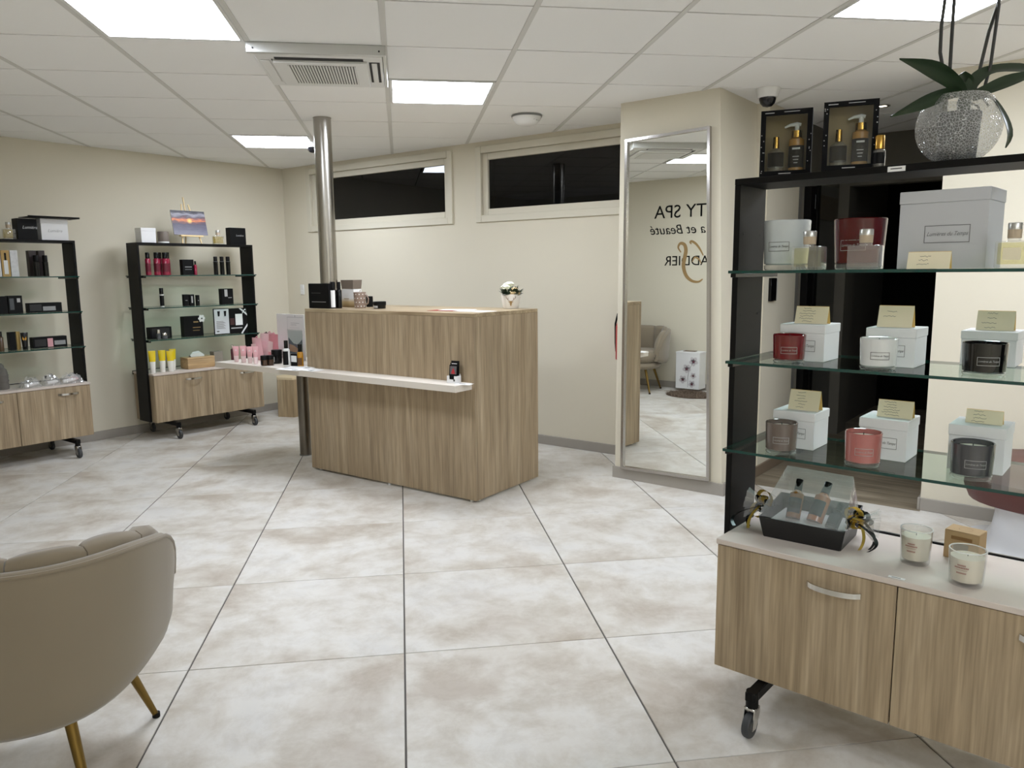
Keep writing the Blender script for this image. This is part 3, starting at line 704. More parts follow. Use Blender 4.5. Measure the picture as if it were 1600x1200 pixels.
bm = BM(); loft(bm, [(.11, .09, 2, FX, FY, 0), (.11, .09, 2, FX, FY, .05), (.09, .075, 2, FX, FY, .07)]); fp = obj('footrest', bm, WG, t)
bm = BM(); lathe(bm, [(.04, .0), (.05, .004), (.06, .0)], 24, (FX, FY, .07)); obj('drain_ring', bm, DARKP, fp)
bm = BM(); lathe(bm, [(0, .003), (.02, .003), (.022, 0)], 16, (FX, FY, .07)); obj('drain', bm, DARKP, fp)
# ================================================================== ITEM BUILDERS (origin: base centre, front towards -Y)
def fit(pose, x0, x1, yt, yb, ly, z, cyl_=False):
    ym = (yt+yb)/2; a = pose.px(x0, ym, ly); b = pose.px(x1, ym, ly); h = pose.px((x0+x1)/2, yt, ly).z-z
    wd = b.x-a.x
    if cyl_:
        c = pose.w((a.x+b.x)/2, ly); v = Vector((c.x, c.y)).normalized(); wd *= abs(v.dot(Vector((-pose.s, pose.c))))
    return (a.x+b.x)/2, wd, h
ZS = {'T': ZTOP+.0005, 1: GZ[0]+.0045, 2: GZ[1]+.0045, 3: GZ[2]+.0045, 'C': ZCT+.0005}
def spot(pose, s, x0, x1, yt, yb, ly, cyl_=False):
    z = ZS[s]; cx, wd, h = fit(pose, x0, x1, yt, yb, ly, z, cyl_); return pose.w(cx, ly, z), pose.a, wd, h
def plate(bm, x0, x1, z0, z1, y, t=.0008): box(bm, x0, x1, y-t, y, z0, z1)
def carton(name, label, loc, rz, w_, d, h, m, cat='box', lid=None, prints=(), group=None, lidh=.22, txt=None, front=True, b=.001):
    """front: loc is the middle of the front bottom edge"""
    t = thing(name, label, cat, loc, rz, group); y0, y1 = (0, d) if front else (-d/2, d/2)
    hb = h*(1-lidh) if lid else h
    bm = BM(); box(bm, -w_/2, w_/2, y0, y1, 0, hb if lid else h-.0015, b=b); obj('carton', bm, m, t)
    if lid:
        bm = BM(); e = .0018; box(bm, -w_/2-e, w_/2+e, y0-e, y1+e, hb, h, b=b*1.5); obj('lid', bm, lid, t)
    else:
        bm = BM(); box(bm, -w_/2+.0006, w_/2-.0006, y0+.0006, y1-.0006, h-.0013, h, b=.0003); obj('top_flap', bm, m, t)
    for k in prints:                                     # (x0,x1,z0,z1 as fractions, material)
        bm = BM(); plate(bm, (k[0]-.5)*w_, (k[1]-.5)*w_, k[2]*h, k[3]*h, y0-.0004); obj(k[5] if len(k) > 5 else 'print', bm, k[4], t, smooth=False)
    if txt: text('lettering', txt[0], txt[1], txt[2], t, ((txt[3]-.5)*w_, y0-.0012, txt[4]*h), shear=.35, ext=.0003)
    return t
def logo(parent, y, cx, cz, wd, m, s=1., curve=None):
    """thin printed frame with script lettering; curve = radius of a jar to wrap around"""
    hh = wd*.42; bm = BM(); e = .0016*s
    def wrap(v):
        if not curve: return v
        a = v.x/curve; r = curve+(-v.y); return Vector((r*math.sin(a), -r*math.cos(a), v.z))
    for q in ((-wd/2, wd/2, -hh/2, -hh/2+e), (-wd/2, wd/2, hh/2-e, hh/2), (-wd/2, -wd/2+e, -hh/2, hh/2), (wd/2-e, wd/2, -hh/2, hh/2)):
        n = 8 if q[1]-q[0] > wd*.5 else 1
        for k in range(n):
            a, b = q[0]+(q[1]-q[0])*k/n, q[0]+(q[1]-q[0])*(k+1)/n
            vs_ = [Vector((a, y, q[2])), Vector((b, y, q[2])), Vector((b, y, q[3])), Vector((a, y, q[3]))]
            bm.faces.new([bm.verts.new(wrap(v)+Vector((cx, 0, cz))) for v in vs_])
    o = obj('logo_frame', bm, m, parent, smooth=False)
    me = text_mesh("Lumières du Temps", wd*.112, 0., .45, 'CENTER').copy(); me.materials.append(m)
    for v in me.vertices: v.co = wrap(Vector((v.co.x, y, v.co.y*1.25-wd*.04)))+Vector((cx, 0, cz))
    place('logo_lettering', me, parent)
def bottle(name, label, loc, rz, r, h, body, cap, capf=.3, cat='bottle', group=None, neck=.55, lab=None, shoulder=.06, sq=False, caproof=None):
    t = thing(name, label, cat, loc, rz, group); hb = h*(1-capf)
    if sq:
        bm = BM(); box(bm, -r, r, -r*.8, r*.8, 0, hb, b=r*.18, seg=2); obj('body', bm, body, t)
    else:
        bm = BM(); lathe(bm, [(0, 0), (r*.92, 0), (r, r*.1), (r, hb-h*shoulder), (r*(neck+.2), hb-h*shoulder*.3), (r*neck, hb), (0, hb)], 20); obj('body', bm, body, t)
    cr = r*neck*1.12 if capf < .34 else r*.8
    if neck > .8: cr = r*.9
    bm = BM(); lathe(bm, [(0, hb+.0003), (cr, hb+.0003), (cr, h-.003), (cr*.9, h), (0, h)], 16); obj('cap', bm, cap, t)
    if lab:
        bm = BM(); rr = r*1.006
        if sq: plate(bm, -r*.7, r*.7, hb*lab[1], hb*lab[2], -r*.8-.0004)
        else: lathe(bm, [(rr, hb*lab[1]), (rr, hb*lab[2])], 14, ang=PI*.9, M=Matrix.Rotation(-PI*.95, 4, 'Z'))
        obj('label_print', bm, lab[0], t)
    return t
def squeeze(name, label, loc, rz, w_, h, body, cap, cat='tube', group=None, bands=()):
    rz = math.atan2(loc[1], loc[0])-PI/2
    t = thing(name, label, cat, loc, rz, group); r = w_*.36; hc = h*.16
    bm = BM(); lathe(bm, [(0, 0), (r*.95, 0), (r*.98, hc), (0, hc)], 18); obj('cap', bm, cap, t)
    def sec(z):
        u = min(max((z-hc)/(h-hc), 0), 1); a = r*(1-u)+w_/2*u; b = r*(1-u)**.8+.0016; return a, b
    def shell(z0, z1, n, off, m, nm, par):
        bm = BM(); prev = None
        for k in range(n+1):
            z = z0+(z1-z0)*k/n; a, b = sec(z); cur = [bm.verts.new(((a+off)*math.cos(2*PI*i/20), (b+off)*math.sin(2*PI*i/20), z)) for i in range(20)]
            if prev:
                for i in range(20): bm.faces.new((prev[i], prev[(i+1) % 20], cur[(i+1) % 20], cur[i]))
            elif not off: bm.faces.new(cur[::-1])
            prev = cur
        if not off: bm.faces.new(prev)
        return obj(nm, bm, m, par)
    o = shell(hc, h, 8, 0, body, 'body', t)
    for a, b, m in bands: shell(hc+(h-hc)*a, hc+(h-hc)*b, 4, .0004, m, 'printed_band', t)
    return t
def diffuser(label, loc, rz, w_, h, liq, group='reed diffuser bottles', lab=None):
    t = thing('diffuser_bottle', label, 'bottle', loc, rz, group); hb = h*.60; d = w_*.62
    bm = BM(); box(bm, -w_/2, w_/2, -d/2, d/2, 0, hb, b=w_*.05, seg=2); obj('glass_body', bm, DIFFG, t)
    bm = BM(); box(bm, -w_/2+.005, w_/2-.005, -d/2+.005, d/2-.005, hb*.14, hb*.94, b=w_*.03); obj('liquid', bm, liq, t)
    bm = BM(); lathe(bm, [(w_*.2, hb), (w_*.19, hb+h*.06), (w_*.19, hb+h*.08)], 16); obj('neck', bm, DIFFG, t)
    bm = BM(); lathe(bm, [(0, hb+h*.06), (w_*.205, hb+h*.06), (w_*.215, hb+h*.25), (0, hb+h*.25)], 18); obj('cord_wrap', bm, mat('cord', (190, 172, 148), .8), t)
    bm = BM(); lathe(bm, [(0, hb+h*.25), (w_*.215, hb+h*.25), (w_*.215, h-.002), (w_*.2, h), (0, h)], 18); obj('cap', bm, ALU, t)
    if lab:
        bm = BM(); plate(bm, -w_*.26, w_*.26, hb*.3, hb*.75, -d/2-.0005); obj('label_print', bm, lab, t, smooth=False)
    return t
def candle(label, loc, rz, r, h, col, wax=WAX, group='scented jar candles', flare=1.06, lg=None, lw=.8, rimm=None, full=.84):
    t = thing('jar_candle', label, 'candle', loc, rz, group); r0, r1 = r/flare, r; zb2 = h*.10
    rad = lambda z: r0+(r1-r0)*z/h
    bm = BM(); lathe(bm, [(0, 0), (r0*.94, 0), (r0, .003), (rad(zb2), zb2), (rad(zb2)*.9, zb2+.001), (0, zb2+.001)], 32); obj('glass_foot', bm, THICKG, t)
    bm = BM(); lathe(bm, [(0, zb2+.0015), (rad(zb2)*.9, zb2+.0015), (rad(zb2)-.0002, zb2+.004), (r1, h-.002), (r1-.0015, h), (r1-.004, h-.001), (rad(h*full)-.004, h*full), (0, h*full-.001)], 36); obj('jar', bm, col, t)
    bm = BM(); lathe(bm, [(0, h*full), (rad(h*full)-.0045, h*full), (rad(h*full)-.008, h*full+.002), (0, h*full+.001)], 28); wx = obj('wax', bm, wax, t)
    bm = BM(); cyl(bm, .0012, h*full, h*full+.012, 6); obj('wick', bm, DARKP, wx)
    if lg: logo(t, -.0006, 0, h*.47, r*lw*1.25, lg, s=.7, curve=rad(h*.47))
    return t
def scribbles(parent, y, w_, h, rows, m, seed, M):
    rnd = random.Random(seed); bm = BM()
    for k in range(rows):
        z = h*(.86-.72*k/max(rows-1, 1) if rows > 3 else .72-.22*k); L_ = w_*rnd.uniform(.22, .5); x = -w_*.12-L_/2+rnd.uniform(-.05, .05)*w_; n = int(L_/.0024)
        pts = [(x+L_*i/n, y, z+rnd.uniform(-.0016, .0018)) for i in range(n+1)]
        for a, b in zip(pts, pts[1:]):
            e = .00045; bm.faces.new([bm.verts.new(M @ Vector(p)) for p in ((a[0], y, a[2]-e), (b[0], y, b[2]-e), (b[0], y, b[2]+e), (a[0], y, a[2]+e))])
    obj('handwriting', bm, m, parent, smooth=False)
def card(label, loc, rz, w_, h, rows, seed):
    t = thing('price_card', label, 'card', loc, rz, 'folded handwritten cards'); d = h*.62
    al = math.atan2(d/2, h); sl = math.hypot(h, d/2)
    Mf = Matrix.Translation((0, -d/2, 0)) @ Matrix.Rotation(-al, 4, 'X')
    bm = BM(); box(bm, -w_/2, w_/2, 0, .0006, 0, sl, M=Mf); obj('front_leaf', bm, CREAMC, t, smooth=False)
    Mb = Matrix.Translation((0, d/2, 0)) @ Matrix.Rotation(al, 4, 'X')
    bm = BM(); box(bm, -w_/2, w_/2, -.0006, 0, 0, sl, M=Mb); obj('back_leaf', bm, CREAMI, t, smooth=False)
    scribbles(t, -.0004, w_, sl, rows, INK, seed, Mf); return t

# ================================================================== RIGHT STAND (SC)
def front_spot(pose, z, x, y):      # standing point from the pixel of its front lower edge
    q = pose.pz(x, y, z); return q
# top board
def window_set(label, x0, x1, yt, yb, ly):
    loc, rz, wd, h = spot(SC, 'T', x0, x1, yt, yb, ly); d = .07
    t = thing('gift_set', label, 'gift set', loc, rz+.33, 'boxed pump bottle gift sets'); f = wd*.1; NAV = mat('navy_card', (9, 9, 12), .6, spec=.12)
    for q in ((-wd/2, -wd/2+f, 0, h), (wd/2-f, wd/2, 0, h), (-wd/2+f, wd/2-f, 0, f), (-wd/2+f, wd/2-f, h-f, h)):
        bm = BM(); box(bm, q[0], q[1], 0, .004, q[2], q[3]); obj('box_front', bm, NAV, t, smooth=False)
    for q in ((-wd/2, -wd/2+.003, .004, d, 0, h), (wd/2-.003, wd/2, .004, d, 0, h), (-wd/2+.003, wd/2-.003, .004, d, 0, .003), (-wd/2+.003, wd/2-.003, .004, d, h-.003, h)):
        bm = BM(); box(bm, *q); obj('box_side', bm, NAV, t, smooth=False)
    bm = BM(); box(bm, -wd/2+.003, wd/2-.003, d-.004, d, .003, h-.003); obj('box_back', bm, mat('gold_backing', (150, 128, 88), .4), t, smooth=False)
    bm = BM(); box(bm, -wd/2+f-.003, wd/2-f+.003, .0045, .005, f-.003, h-f+.003); obj('window_film', bm, CLEAR, t, smooth=False)
    # pump bottle
    r = wd*.15; cx = wd*.2; H2 = h*.80; y = .036
    bm = BM(); lathe(bm, [(0, .004), (r, .004), (r, H2*.70), (r*.6, H2*.74), (0, H2*.74)], 20, (cx, y, 0)); pb = obj('pump_bottle', bm, mat('amber_gold', (168, 122, 58), .25), t)
    bm = BM(); lathe(bm, [(r*1.01, H2*.16), (r*1.01, H2*.58)], 20, (cx, y, 0)); obj('label_print', bm, NAV, pb)
    bm = BM(); lathe(bm, [(0, H2*.74), (r*.72, H2*.74), (r*.68, H2*.87), (0, H2*.87)], 18, (cx, y, 0)); obj('collar', bm, GOLD, pb)
    bm = BM(); cyl(bm, r*.3, H2*.87, H2*.98, 12, (cx, y)); tube(bm, [(cx+r*.5, y, H2*.985), (cx, y, H2), (cx-r*.9, y, H2*.99), (cx-r*1.6, y, H2*.95)], [r*.22, r*.3, r*.2, r*.12], 10); obj('pump', bm, WHITEP, pb)
    for k, z in enumerate((.50, .36, .30, .24)):
        bm = BM(); plate(bm, cx-r*(.5-.08*k), cx+r*(.5-.08*k), H2*z, H2*(z+(.035 if k == 0 else .012)), y-r*1.02); obj('print', bm, INKS, pb, smooth=False)
    # small bottle
    r2 = wd*.16; cx2 = -wd*.2; H3 = h*.62
    bm = BM(); lathe(bm, [(0, .004), (r2, .004), (r2, H3*.62), (r2*.4, H3*.72), (0, H3*.72)], 20, (cx2, y, 0)); sb = obj('small_bottle', bm, THICKG, t)
    bm = BM(); lathe(bm, [(r2*1.01, H3*.25), (r2*1.01, H3*.6)], 20, (cx2, y, 0)); obj('label_print', bm, NAV, sb)
    bm = BM(); lathe(bm, [(0, H3*.72), (r2*.42, H3*.72), (r2*.36, H3), (0, H3)], 16, (cx2, y, 0)); obj('gold_cap', bm, GOLD, sb)
    bm = BM(); rnd = random.Random(int(x0))
    for k in range(14):
        xx = rnd.choice((-1, 1))*wd*(.5-.05)+rnd.uniform(-.3, .3)*f; zz = rnd.uniform(.05, .95)*h; e = .0012; plate(bm, xx-e, xx+e, zz-e, zz+e, -.0002, .0004)
    plate(bm, -wd*.42, -wd*.24, h-f*.62, h-f*.45, -.0002, .0004); plate(bm, -wd*.05, wd*.25, h-f*.52, h-f*.4, -.0002, .0004); plate(bm, -wd*.12, wd*.12, f*.35, f*.5, -.0002, .0004)
    obj('silver_print', bm, INKS, t, smooth=False)
window_set('left of the two navy window boxes with a gold pump bottle on the right stand', 1191, 1266, 171, 272, .1)
window_set('right of the two navy window boxes with a gold pump bottle on the right stand', 1288, 1370, 157, 266, .1)
loc, rz, wd, h = spot(SC, 'T', 1364, 1384, 212, 263, .115, True)
bottle('serum_bottle', 'small clear serum bottle with a tall gold cap on the right stand', loc, rz, wd/2, h, THICKG, GOLD, .42, lab=(BLACKC, .2, .8), neck=.6)
p = SC.px(1401, 260, PR-.002)
t = thing('price_tag', 'small white price tag on the black top board edge', 'tag', SC.w(p.x, PR-.0015, ZTOP-.017), SC.a)
bm = BM(); box(bm, -.021, .021, -.001, 0, 0, .013); obj('tag', bm, PAPER, t, smooth=False); bm = BM(); plate(bm, -.014, .013, .006, .0085, -.0011, .0003); obj('print', bm, INK, t, smooth=False)
# orchid in crackle globe
loc, rz, wd, h = spot(SC, 'T', 1430, 1569, 150, 250, .165, True)
t = thing('orchid_globe', 'orchid plant in a crackled glass globe on the right stand', 'potted plant', loc, rz); R = wd/2
prof = []
for k in range(15):
    a = -PI/2*.76+(PI/2*.76+PI/2*.56)*k/14; prof.append((R*math.cos(a), R*math.sin(a)))
z0 = prof[0][1]; sc_ = h/(prof[-1][1]-z0); prof = [(r, (z-z0)*sc_) for r, z in prof]
bm = BM(); lathe(bm, [(0, 0)]+prof, 40); obj('glass_globe', bm, CRACK, t)
bm = BM(); lathe(bm, [(0, .006), (R*.44, .006), (R*.52, h*.74), (R*.50, h*.74), (0, h*.72)], 24); obj('inner_pot', bm, mat('pot_dark', (52, 54, 54), .5), t)
LEAF = mat('orchid_leaf', (34, 52, 30), .32, var=.2, vscale=12); STEMM = mat('orchid_stem', (36, 34, 28), .5)
mpx = R*2/139.
CR = Vector((RT.x, RT.y, 0)).normalized(); CV = Vector((FW.x, FW.y, 0)).normalized()
base_px = (1505, 152)
def lp(px, py, dep=0.):         # a point near the plant from its pixel, dep metres behind the globe's centre plane
    ctr = Vector(loc); n = CV; d = ray(px, py); tt = n.dot(ctr+CV*dep-CAM)/n.dot(d); return CAM+d*tt
inv = (Matrix.Translation(loc) @ Matrix.Rotation(rz, 4, 'Z')).inverted()
def leaf(nm, ctr_px, widths, deps, up=(0, 0, 1)):
    P = [inv @ lp(x, y, d) for (x, y), d in zip(ctr_px, deps)]; n = 14; m_ = len(P)-1
    def cr(A, t_):
        i = min(int(t_*m_), m_-1); f = t_*m_-i; p0, p1, p2, p3 = A[max(i-1, 0)], A[i], A[i+1], A[min(i+2, m_)]
        return .5*((2*p1)+(p2-p0)*f+(2*p0-5*p1+4*p2-p3)*f*f+(3*p1-p0-3*p2+p3)*f**3)
    bm = BM(); prev = None; vw = (inv.to_3x3() @ CV).normalized()
    for k in range(n+1):
        u = k/n; c = cr(P, u); tn = (cr(P, min(u+.02, 1))-cr(P, max(u-.02, 0))).normalized(); sd = tn.cross(vw).normalized()
        sd = (sd*.75+vw*.55).normalized(); nn = tn.cross(sd).normalized(); ww = max(cr(widths, u), .0012)
        cur = [bm.verts.new(c+sd*ww*q+nn*(abs(q)*ww*.25)+nn*o) for q, o in ((-1, 0), (-.5, .0), (0, 0), (.5, 0), (1, 0), (.5, -.002), (0, -.0028), (-.5, -.002))]
        if prev:
            for i in range(8): bm.faces.new((prev[i], prev[(i+1) % 8], cur[(i+1) % 8], cur[i]))
        else: bm.faces.new(cur)
        prev = cur
    bm.faces.new(prev[::-1]); obj(nm, bm, LEAF, t, ang=60)
leaf('leaf', [(1508, 152), (1490, 128), (1455, 106), (1406, 92)], [.010, .018, .020, .002], [0, -.01, -.03, -.05])
leaf('leaf', [(1500, 145), (1478, 146), (1440, 160), (1392, 182)], [.010, .017, .019, .002], [0, -.02, -.05, -.08])
leaf('leaf', [(1510, 150), (1525, 124), (1552, 109), (1602, 108), (1640, 116)], [.010, .017, .014, .016, .002], [0, .01, .02, .03, .04])
leaf('leaf', [(1514, 152), (1540, 142), (1580, 126), (1630, 110)], [.010, .015, .018, .003], [0, -.02, -.04, -.05])
leaf('leaf', [(1506, 145), (1510, 128), (1503, 114)], [.010, .018, .008], [.01, .02, .02])
leaf('leaf', [(1520, 156), (1548, 152), (1566, 176), (1576, 208), (1572, 231)], [.006, .006, .012, .016, .001], [-.02, -.06, -.09, -.10, -.10])
bm = BM(); tube(bm, [inv @ lp(*q) for q in ((1506, 176, 0), (1506, 160, 0), (1508, 148, 0))], [.014, .016, .012], 10); obj('crown', bm, LEAF, t)
def stem(pts, r=.0042):
    bm = BM(); tube(bm, [inv @ lp(x, y, d) for x, y, d in pts], r, 8); obj('flower_stem', bm, STEMM, t)
stem([(1482, 140, .02), (1474, 112, .02), (1469, 82, .02), (1471, 40, .02), (1478, -10, .02), (1482, -40, .02)])
stem([(1484, 112, .01), (1487, 60, .01), (1491, 0, .01), (1492, -40, .01)])
stem([(1522, 146, .03), (1533, 100, .03), (1545, 50, .03), (1560, 6, .03), (1566, -30, .03)])
stem([(1538, 138, .02), (1548, 100, .02), (1555, 50, .02), (1561, 6, .02)], .004)
rt_m = mat('aerial_root', (92, 92, 76), .6)
for k, q in enumerate((((1490, 150, 0), (1478, 156, -.03), (1474, 172, -.03)), ((1520, 155, 0), (1535, 152, -.03), (1545, 166, -.04)), ((1515, 160, 0), (1528, 166, -.03), (1533, 178, -.02)))):
    bm = BM(); tube(bm, [inv @ lp(*a) for a in q], .0028, 6); obj('root', bm, rt_m, t)
# upper glass: big candles, diffusers, large box
def sp1(x0, x1, yt, ly, c=True): return spot(SC, 1, x0, x1, yt, 421, ly, c)
WHITEJ = mat('white_jar', (204, 210, 212), .12, coat=.5); REDJ = mat('dark_red_jar', (84, 4, 10), .15, coat=.2)
loc, rz, wd, h = sp1(1192, 1267, 345, .17); candle('large pale white jar candle on the upper glass of the right stand', loc, rz, wd/2, h, WHITEJ, lg=INK, flare=1.10, lw=.75, full=.93)
loc, rz, wd, h = sp1(1302, 1386, 342, .17); candle('large dark red jar candle on the upper glass of the right stand', loc, rz, wd/2, h, REDJ, lg=INKS, flare=1.12, full=.93)
LIQ = glass('pale_liquid', (246, 243, 214), .6, .02); LIQR = glass('clear_liquid', (250, 240, 236), .6, .02)
loc, rz, wd, h = sp1(1242, 1288, 361, .055, False); diffuser('clear diffuser bottle of pale oil in front of the large white candle', loc, rz, wd, h, LIQ)
loc, rz, wd, h = sp1(1328, 1378, 358, .055, False); diffuser('clear diffuser bottle in front of the large dark red candle', loc, rz, wd, h, LIQR)
loc, rz, wd, h = sp1(1557, 1612, 348, .055, False); diffuser('diffuser bottle with a cream label at the right edge of the frame', loc, rz, wd, h, LIQ, lab=CREAMC)
loc, rz, wd, h = sp1(1402, 1546, 296, .10, False)
t = carton('gift_box', 'large pale grey lidded gift box on the upper glass of the right stand', loc, rz-.06, wd*.98, .15, h, GREYC, lid=GREYC, lidh=.16); logo(t, -.0006, .012, h*.44, wd*.50, mat('grey_ink', (112, 112, 114), .6))
loc, rz, wd, h = sp1(1419, 1486, 393, .045, False); card('cream card standing in front of the large pale grey gift box', loc, rz, wd, h, 3, 1)
# middle and lower glass: boxed candles
def box_row(z, items):
    for (bx0, bx1, byt, byb, blab), (cx0, cx1, cyt, cyb, col, clab, ink), (kx0, kx1, kyt, kyb, rows, klab), d in items:
        q = front_spot(SC, z, (bx0+bx1)/2, byb); ly = q.y; a = SC.px(bx0, (byt+byb)/2, ly).x; b = SC.px(bx1, (byt+byb)/2, ly).x; h = SC.px((bx0+bx1)/2, byt, ly).z-z
        t = carton('candle_box', blab, SC.w((a+b)/2, ly, z), SC.a+d, b-a, (b-a)*1.0, h, WHITEC, lid=WHITEC, lidh=.24, group='small white candle boxes'); logo(t, -.0006, .0, h*.42, (b-a)*.6, INK, s=.6)
        bw, bl = b-a, ly
        q = front_spot(SC, z, (cx0+cx1)/2, cyb); pw = SC.w(q.x, q.y); v = Vector((pw.x, pw.y, 0)); dist = v.length; v.normalize(); ym = (cyt+cyb)/2
        r = ((cx1-cx0)/2)*(ray((cx0+cx1)/2, ym).dot(FW))*dist/FPX/Vector((ray((cx0+cx1)/2, ym).x, ray((cx0+cx1)/2, ym).y)).length
        c = pw+v*r; dd = ray((cx0+cx1)/2, cyt); hh = (CAM+dd*(Vector((c.x-v.x*r, c.y-v.y*r)).length/Vector((dd.x, dd.y)).length)).z-z
        candle(clab, (c.x, c.y, z), SC.a+.35, r, max(hh, .05), col, lg=ink)
        zc_ = z+h; kq = SC.px((kx0+kx1)/2, kyb, bl+.012); kz = zc_+.0005
        a = SC.px(kx0, kyb, bl+.02).x; b = SC.px(kx1, kyb, bl+.02).x; hk = SC.px((kx0+kx1)/2, kyt, bl+bw*.5).z-kz
        card(klab, SC.w((a+b)/2, bl+bw*.42, kz), SC.a+d, (b-a)*1.02, max(hk, .03), rows, int(kx0))
CJ = {k: mat('jar_'+k, c, .1, coat=.6) for k, c in dict(red=(104, 4, 14), white=(214, 216, 214), black=(10, 10, 11), brown=(104, 92, 84), pink=(172, 104, 98), grey=(70, 70, 72)).items()}
S2, S3 = ZS[2], ZS[3]
box_row(S2, [((1219, 1288, 507, 564, 'white candle box behind the red candle on the middle glass'), (1207, 1257, 524, 569, CJ['red'], 'red jar candle on the middle glass of the right stand', INKS), (1238, 1288, 478, 505, 6, 'cream card on the box behind the red candle'), .0),
             ((1353, 1430, 513, 573, 'white candle box behind the white candle on the middle glass'), (1343, 1399, 530, 580, CJ['white'], 'white jar candle on the middle glass of the right stand', INK), (1368, 1422, 477, 511, 2, 'cream card with two written lines on the box behind the white candle'), .0),
             ((1501, 1588, 518, 572, 'white candle box behind the black candle on the middle glass'), (1504, 1568, 537, 590, CJ['black'], 'black jar candle on the middle glass of the right stand', INKS), (1523, 1582, 485, 514, 4, 'cream card on the box behind the black candle'), .0)])
box_row(S3, [((1208, 1272, 643, 700, 'white candle box behind the taupe candle on the lower glass'), (1195, 1244, 663, 712, CJ['brown'], 'taupe jar candle on the lower glass of the right stand', INKS), (1229, 1276, 608, 640, 6, 'cream card on the box behind the taupe candle'), .0),
             ((1342, 1417, 655, 718, 'white candle box behind the pink candle on the lower glass'), (1319, 1374, 679, 732, CJ['pink'], 'pink jar candle on the lower glass of the right stand', INKS), (1367, 1422, 624, 657, 6, 'cream card on the box behind the pink candle'), .0),
             ((1481, 1570, 666, 738, 'white candle box behind the dark grey candle on the lower glass'), (1485, 1547, 696, 753, CJ['grey'], 'dark grey jar candle on the lower glass of the right stand', INKS), (1505, 1563, 639, 671, 4, 'cream card on the box behind the dark grey candle'), .0)])
# countertop of the right stand
def ctop(x, y): q = SC.pz(x, y, ZS['C']); return q
def clear_candle(label, x0, x1, yt, yb):
    z = ZS['C']; q = ctop((x0+x1)/2, yb); pw = SC.w(q.x, q.y); v = Vector((pw.x, pw.y, 0)); dist = v.length; v.normalize(); d = ray((x0+x1)/2, (yt+yb)/2)
    r = (x1-x0)/2*dist/FPX/Vector((d.x, d.y)).length; c = pw+v*r; dd = ray((x0+x1)/2, yt); h = (CAM+dd*(dist+r)/Vector((dd.x, dd.y)).length).z-z
    t = thing('glass_candle', label, 'candle', (c.x, c.y, z), math.atan2(c.y, c.x)-PI/2-.28, 'white candles in clear glasses'); ri = r-.0028
    bm = BM(); lathe(bm, [(0, 0), (r*.86, 0), (r*.9, .004), (r, h), (ri, h), (r*.9-.0028, h*.13), (0, h*.13)], 32); obj('tumbler', bm, THICKG, t)
    bm = BM(); lathe(bm, [(0, h*.14), (r*.9-.0034, h*.14), (r*.98-.0034, h*.80), (0, h*.795)], 28); wx = obj('wax', bm, mat('candle_wax', (232, 224, 206), .5), t)
    bm = BM(); cyl(bm, .001, h*.79, h*.86, 6); obj('wick', bm, DARKP, wx)
    bm = BM(); lathe(bm, [(r+.0004, h-.0012), (r+.0002, h+.0008), (ri-.0002, h+.0008), (ri-.0004, h-.0012)], 32); obj('rim', bm, RIMG, t); RED = mat('red_print', (158, 112, 102), .6); rr = r*.955
    for k, (z1, L_, hh) in enumerate(((.62, .36, .04), (.55, .62, .04), (.50, .5, .012), (.40, .44, .04))):
        bm = BM(); n = 9
        for i in range(n):
            if k in (0, 1, 3) and i % 3 == 2: pass
            a0, a1 = -L_/2*1.3+L_*1.3*i/n, -L_/2*1.3+L_*1.3*(i+.72)/n; rz_ = r*(.9+.1*z1)+.0004
            bm.faces.new([bm.verts.new((rz_*math.sin(a), -rz_*math.cos(a), zz)) for a, zz in ((a0, h*z1), (a1, h*z1), (a1, h*(z1+hh)), (a0, h*(z1+hh)))])
        obj('label_print', bm, RED, t)
clear_candle('white candle in clear glass standing left of the kraft box', 1405, 1452, 825, 886)
clear_candle('white candle in clear glass standing in front of the kraft box', 1481, 1535, 857, 921)
q = ctop(1502, 876); a = SC.px(1474, 850, q.y+.0).x; b = SC.px(1531, 850, q.y).x; h = SC.px(1505, 832, q.y).z-ZS['C']
t = carton('kraft_box', 'brown kraft candle box with a cutout window on the countertop', SC.w((a+b)/2, q.y, ZS['C']), SC.a-.12, b-a, .062, h, KRAFT, prints=((.28, .70, .34, .58, mat('box_window', (128, 116, 98), .4), 'window_cutout'), (.2, .8, .70, .82, mat('kraft_print', (132, 98, 58), .8))))
bm = BM(); lathe(bm, [(.016, 0), (.017, 0)], 24, (0, .03, h+.0004), M=None); ring = bm; obj('oval_print', ring, mat('kraft_print', (132, 98, 58), .8), t)
q = ctop(1401, 903); t = thing('shelf_label', 'small white label stuck on the countertop front', 'label', SC.w(q.x, q.y, ZS['C']), SC.a)
bm = BM(); box(bm, -.02, .02, -.006, .006, 0, .0006); obj('sticker', bm, PAPER, t, smooth=False); bm = BM(); box(bm, -.012, .01, -.002, .001, .0006, .0008); obj('print', bm, INK, t, smooth=False)
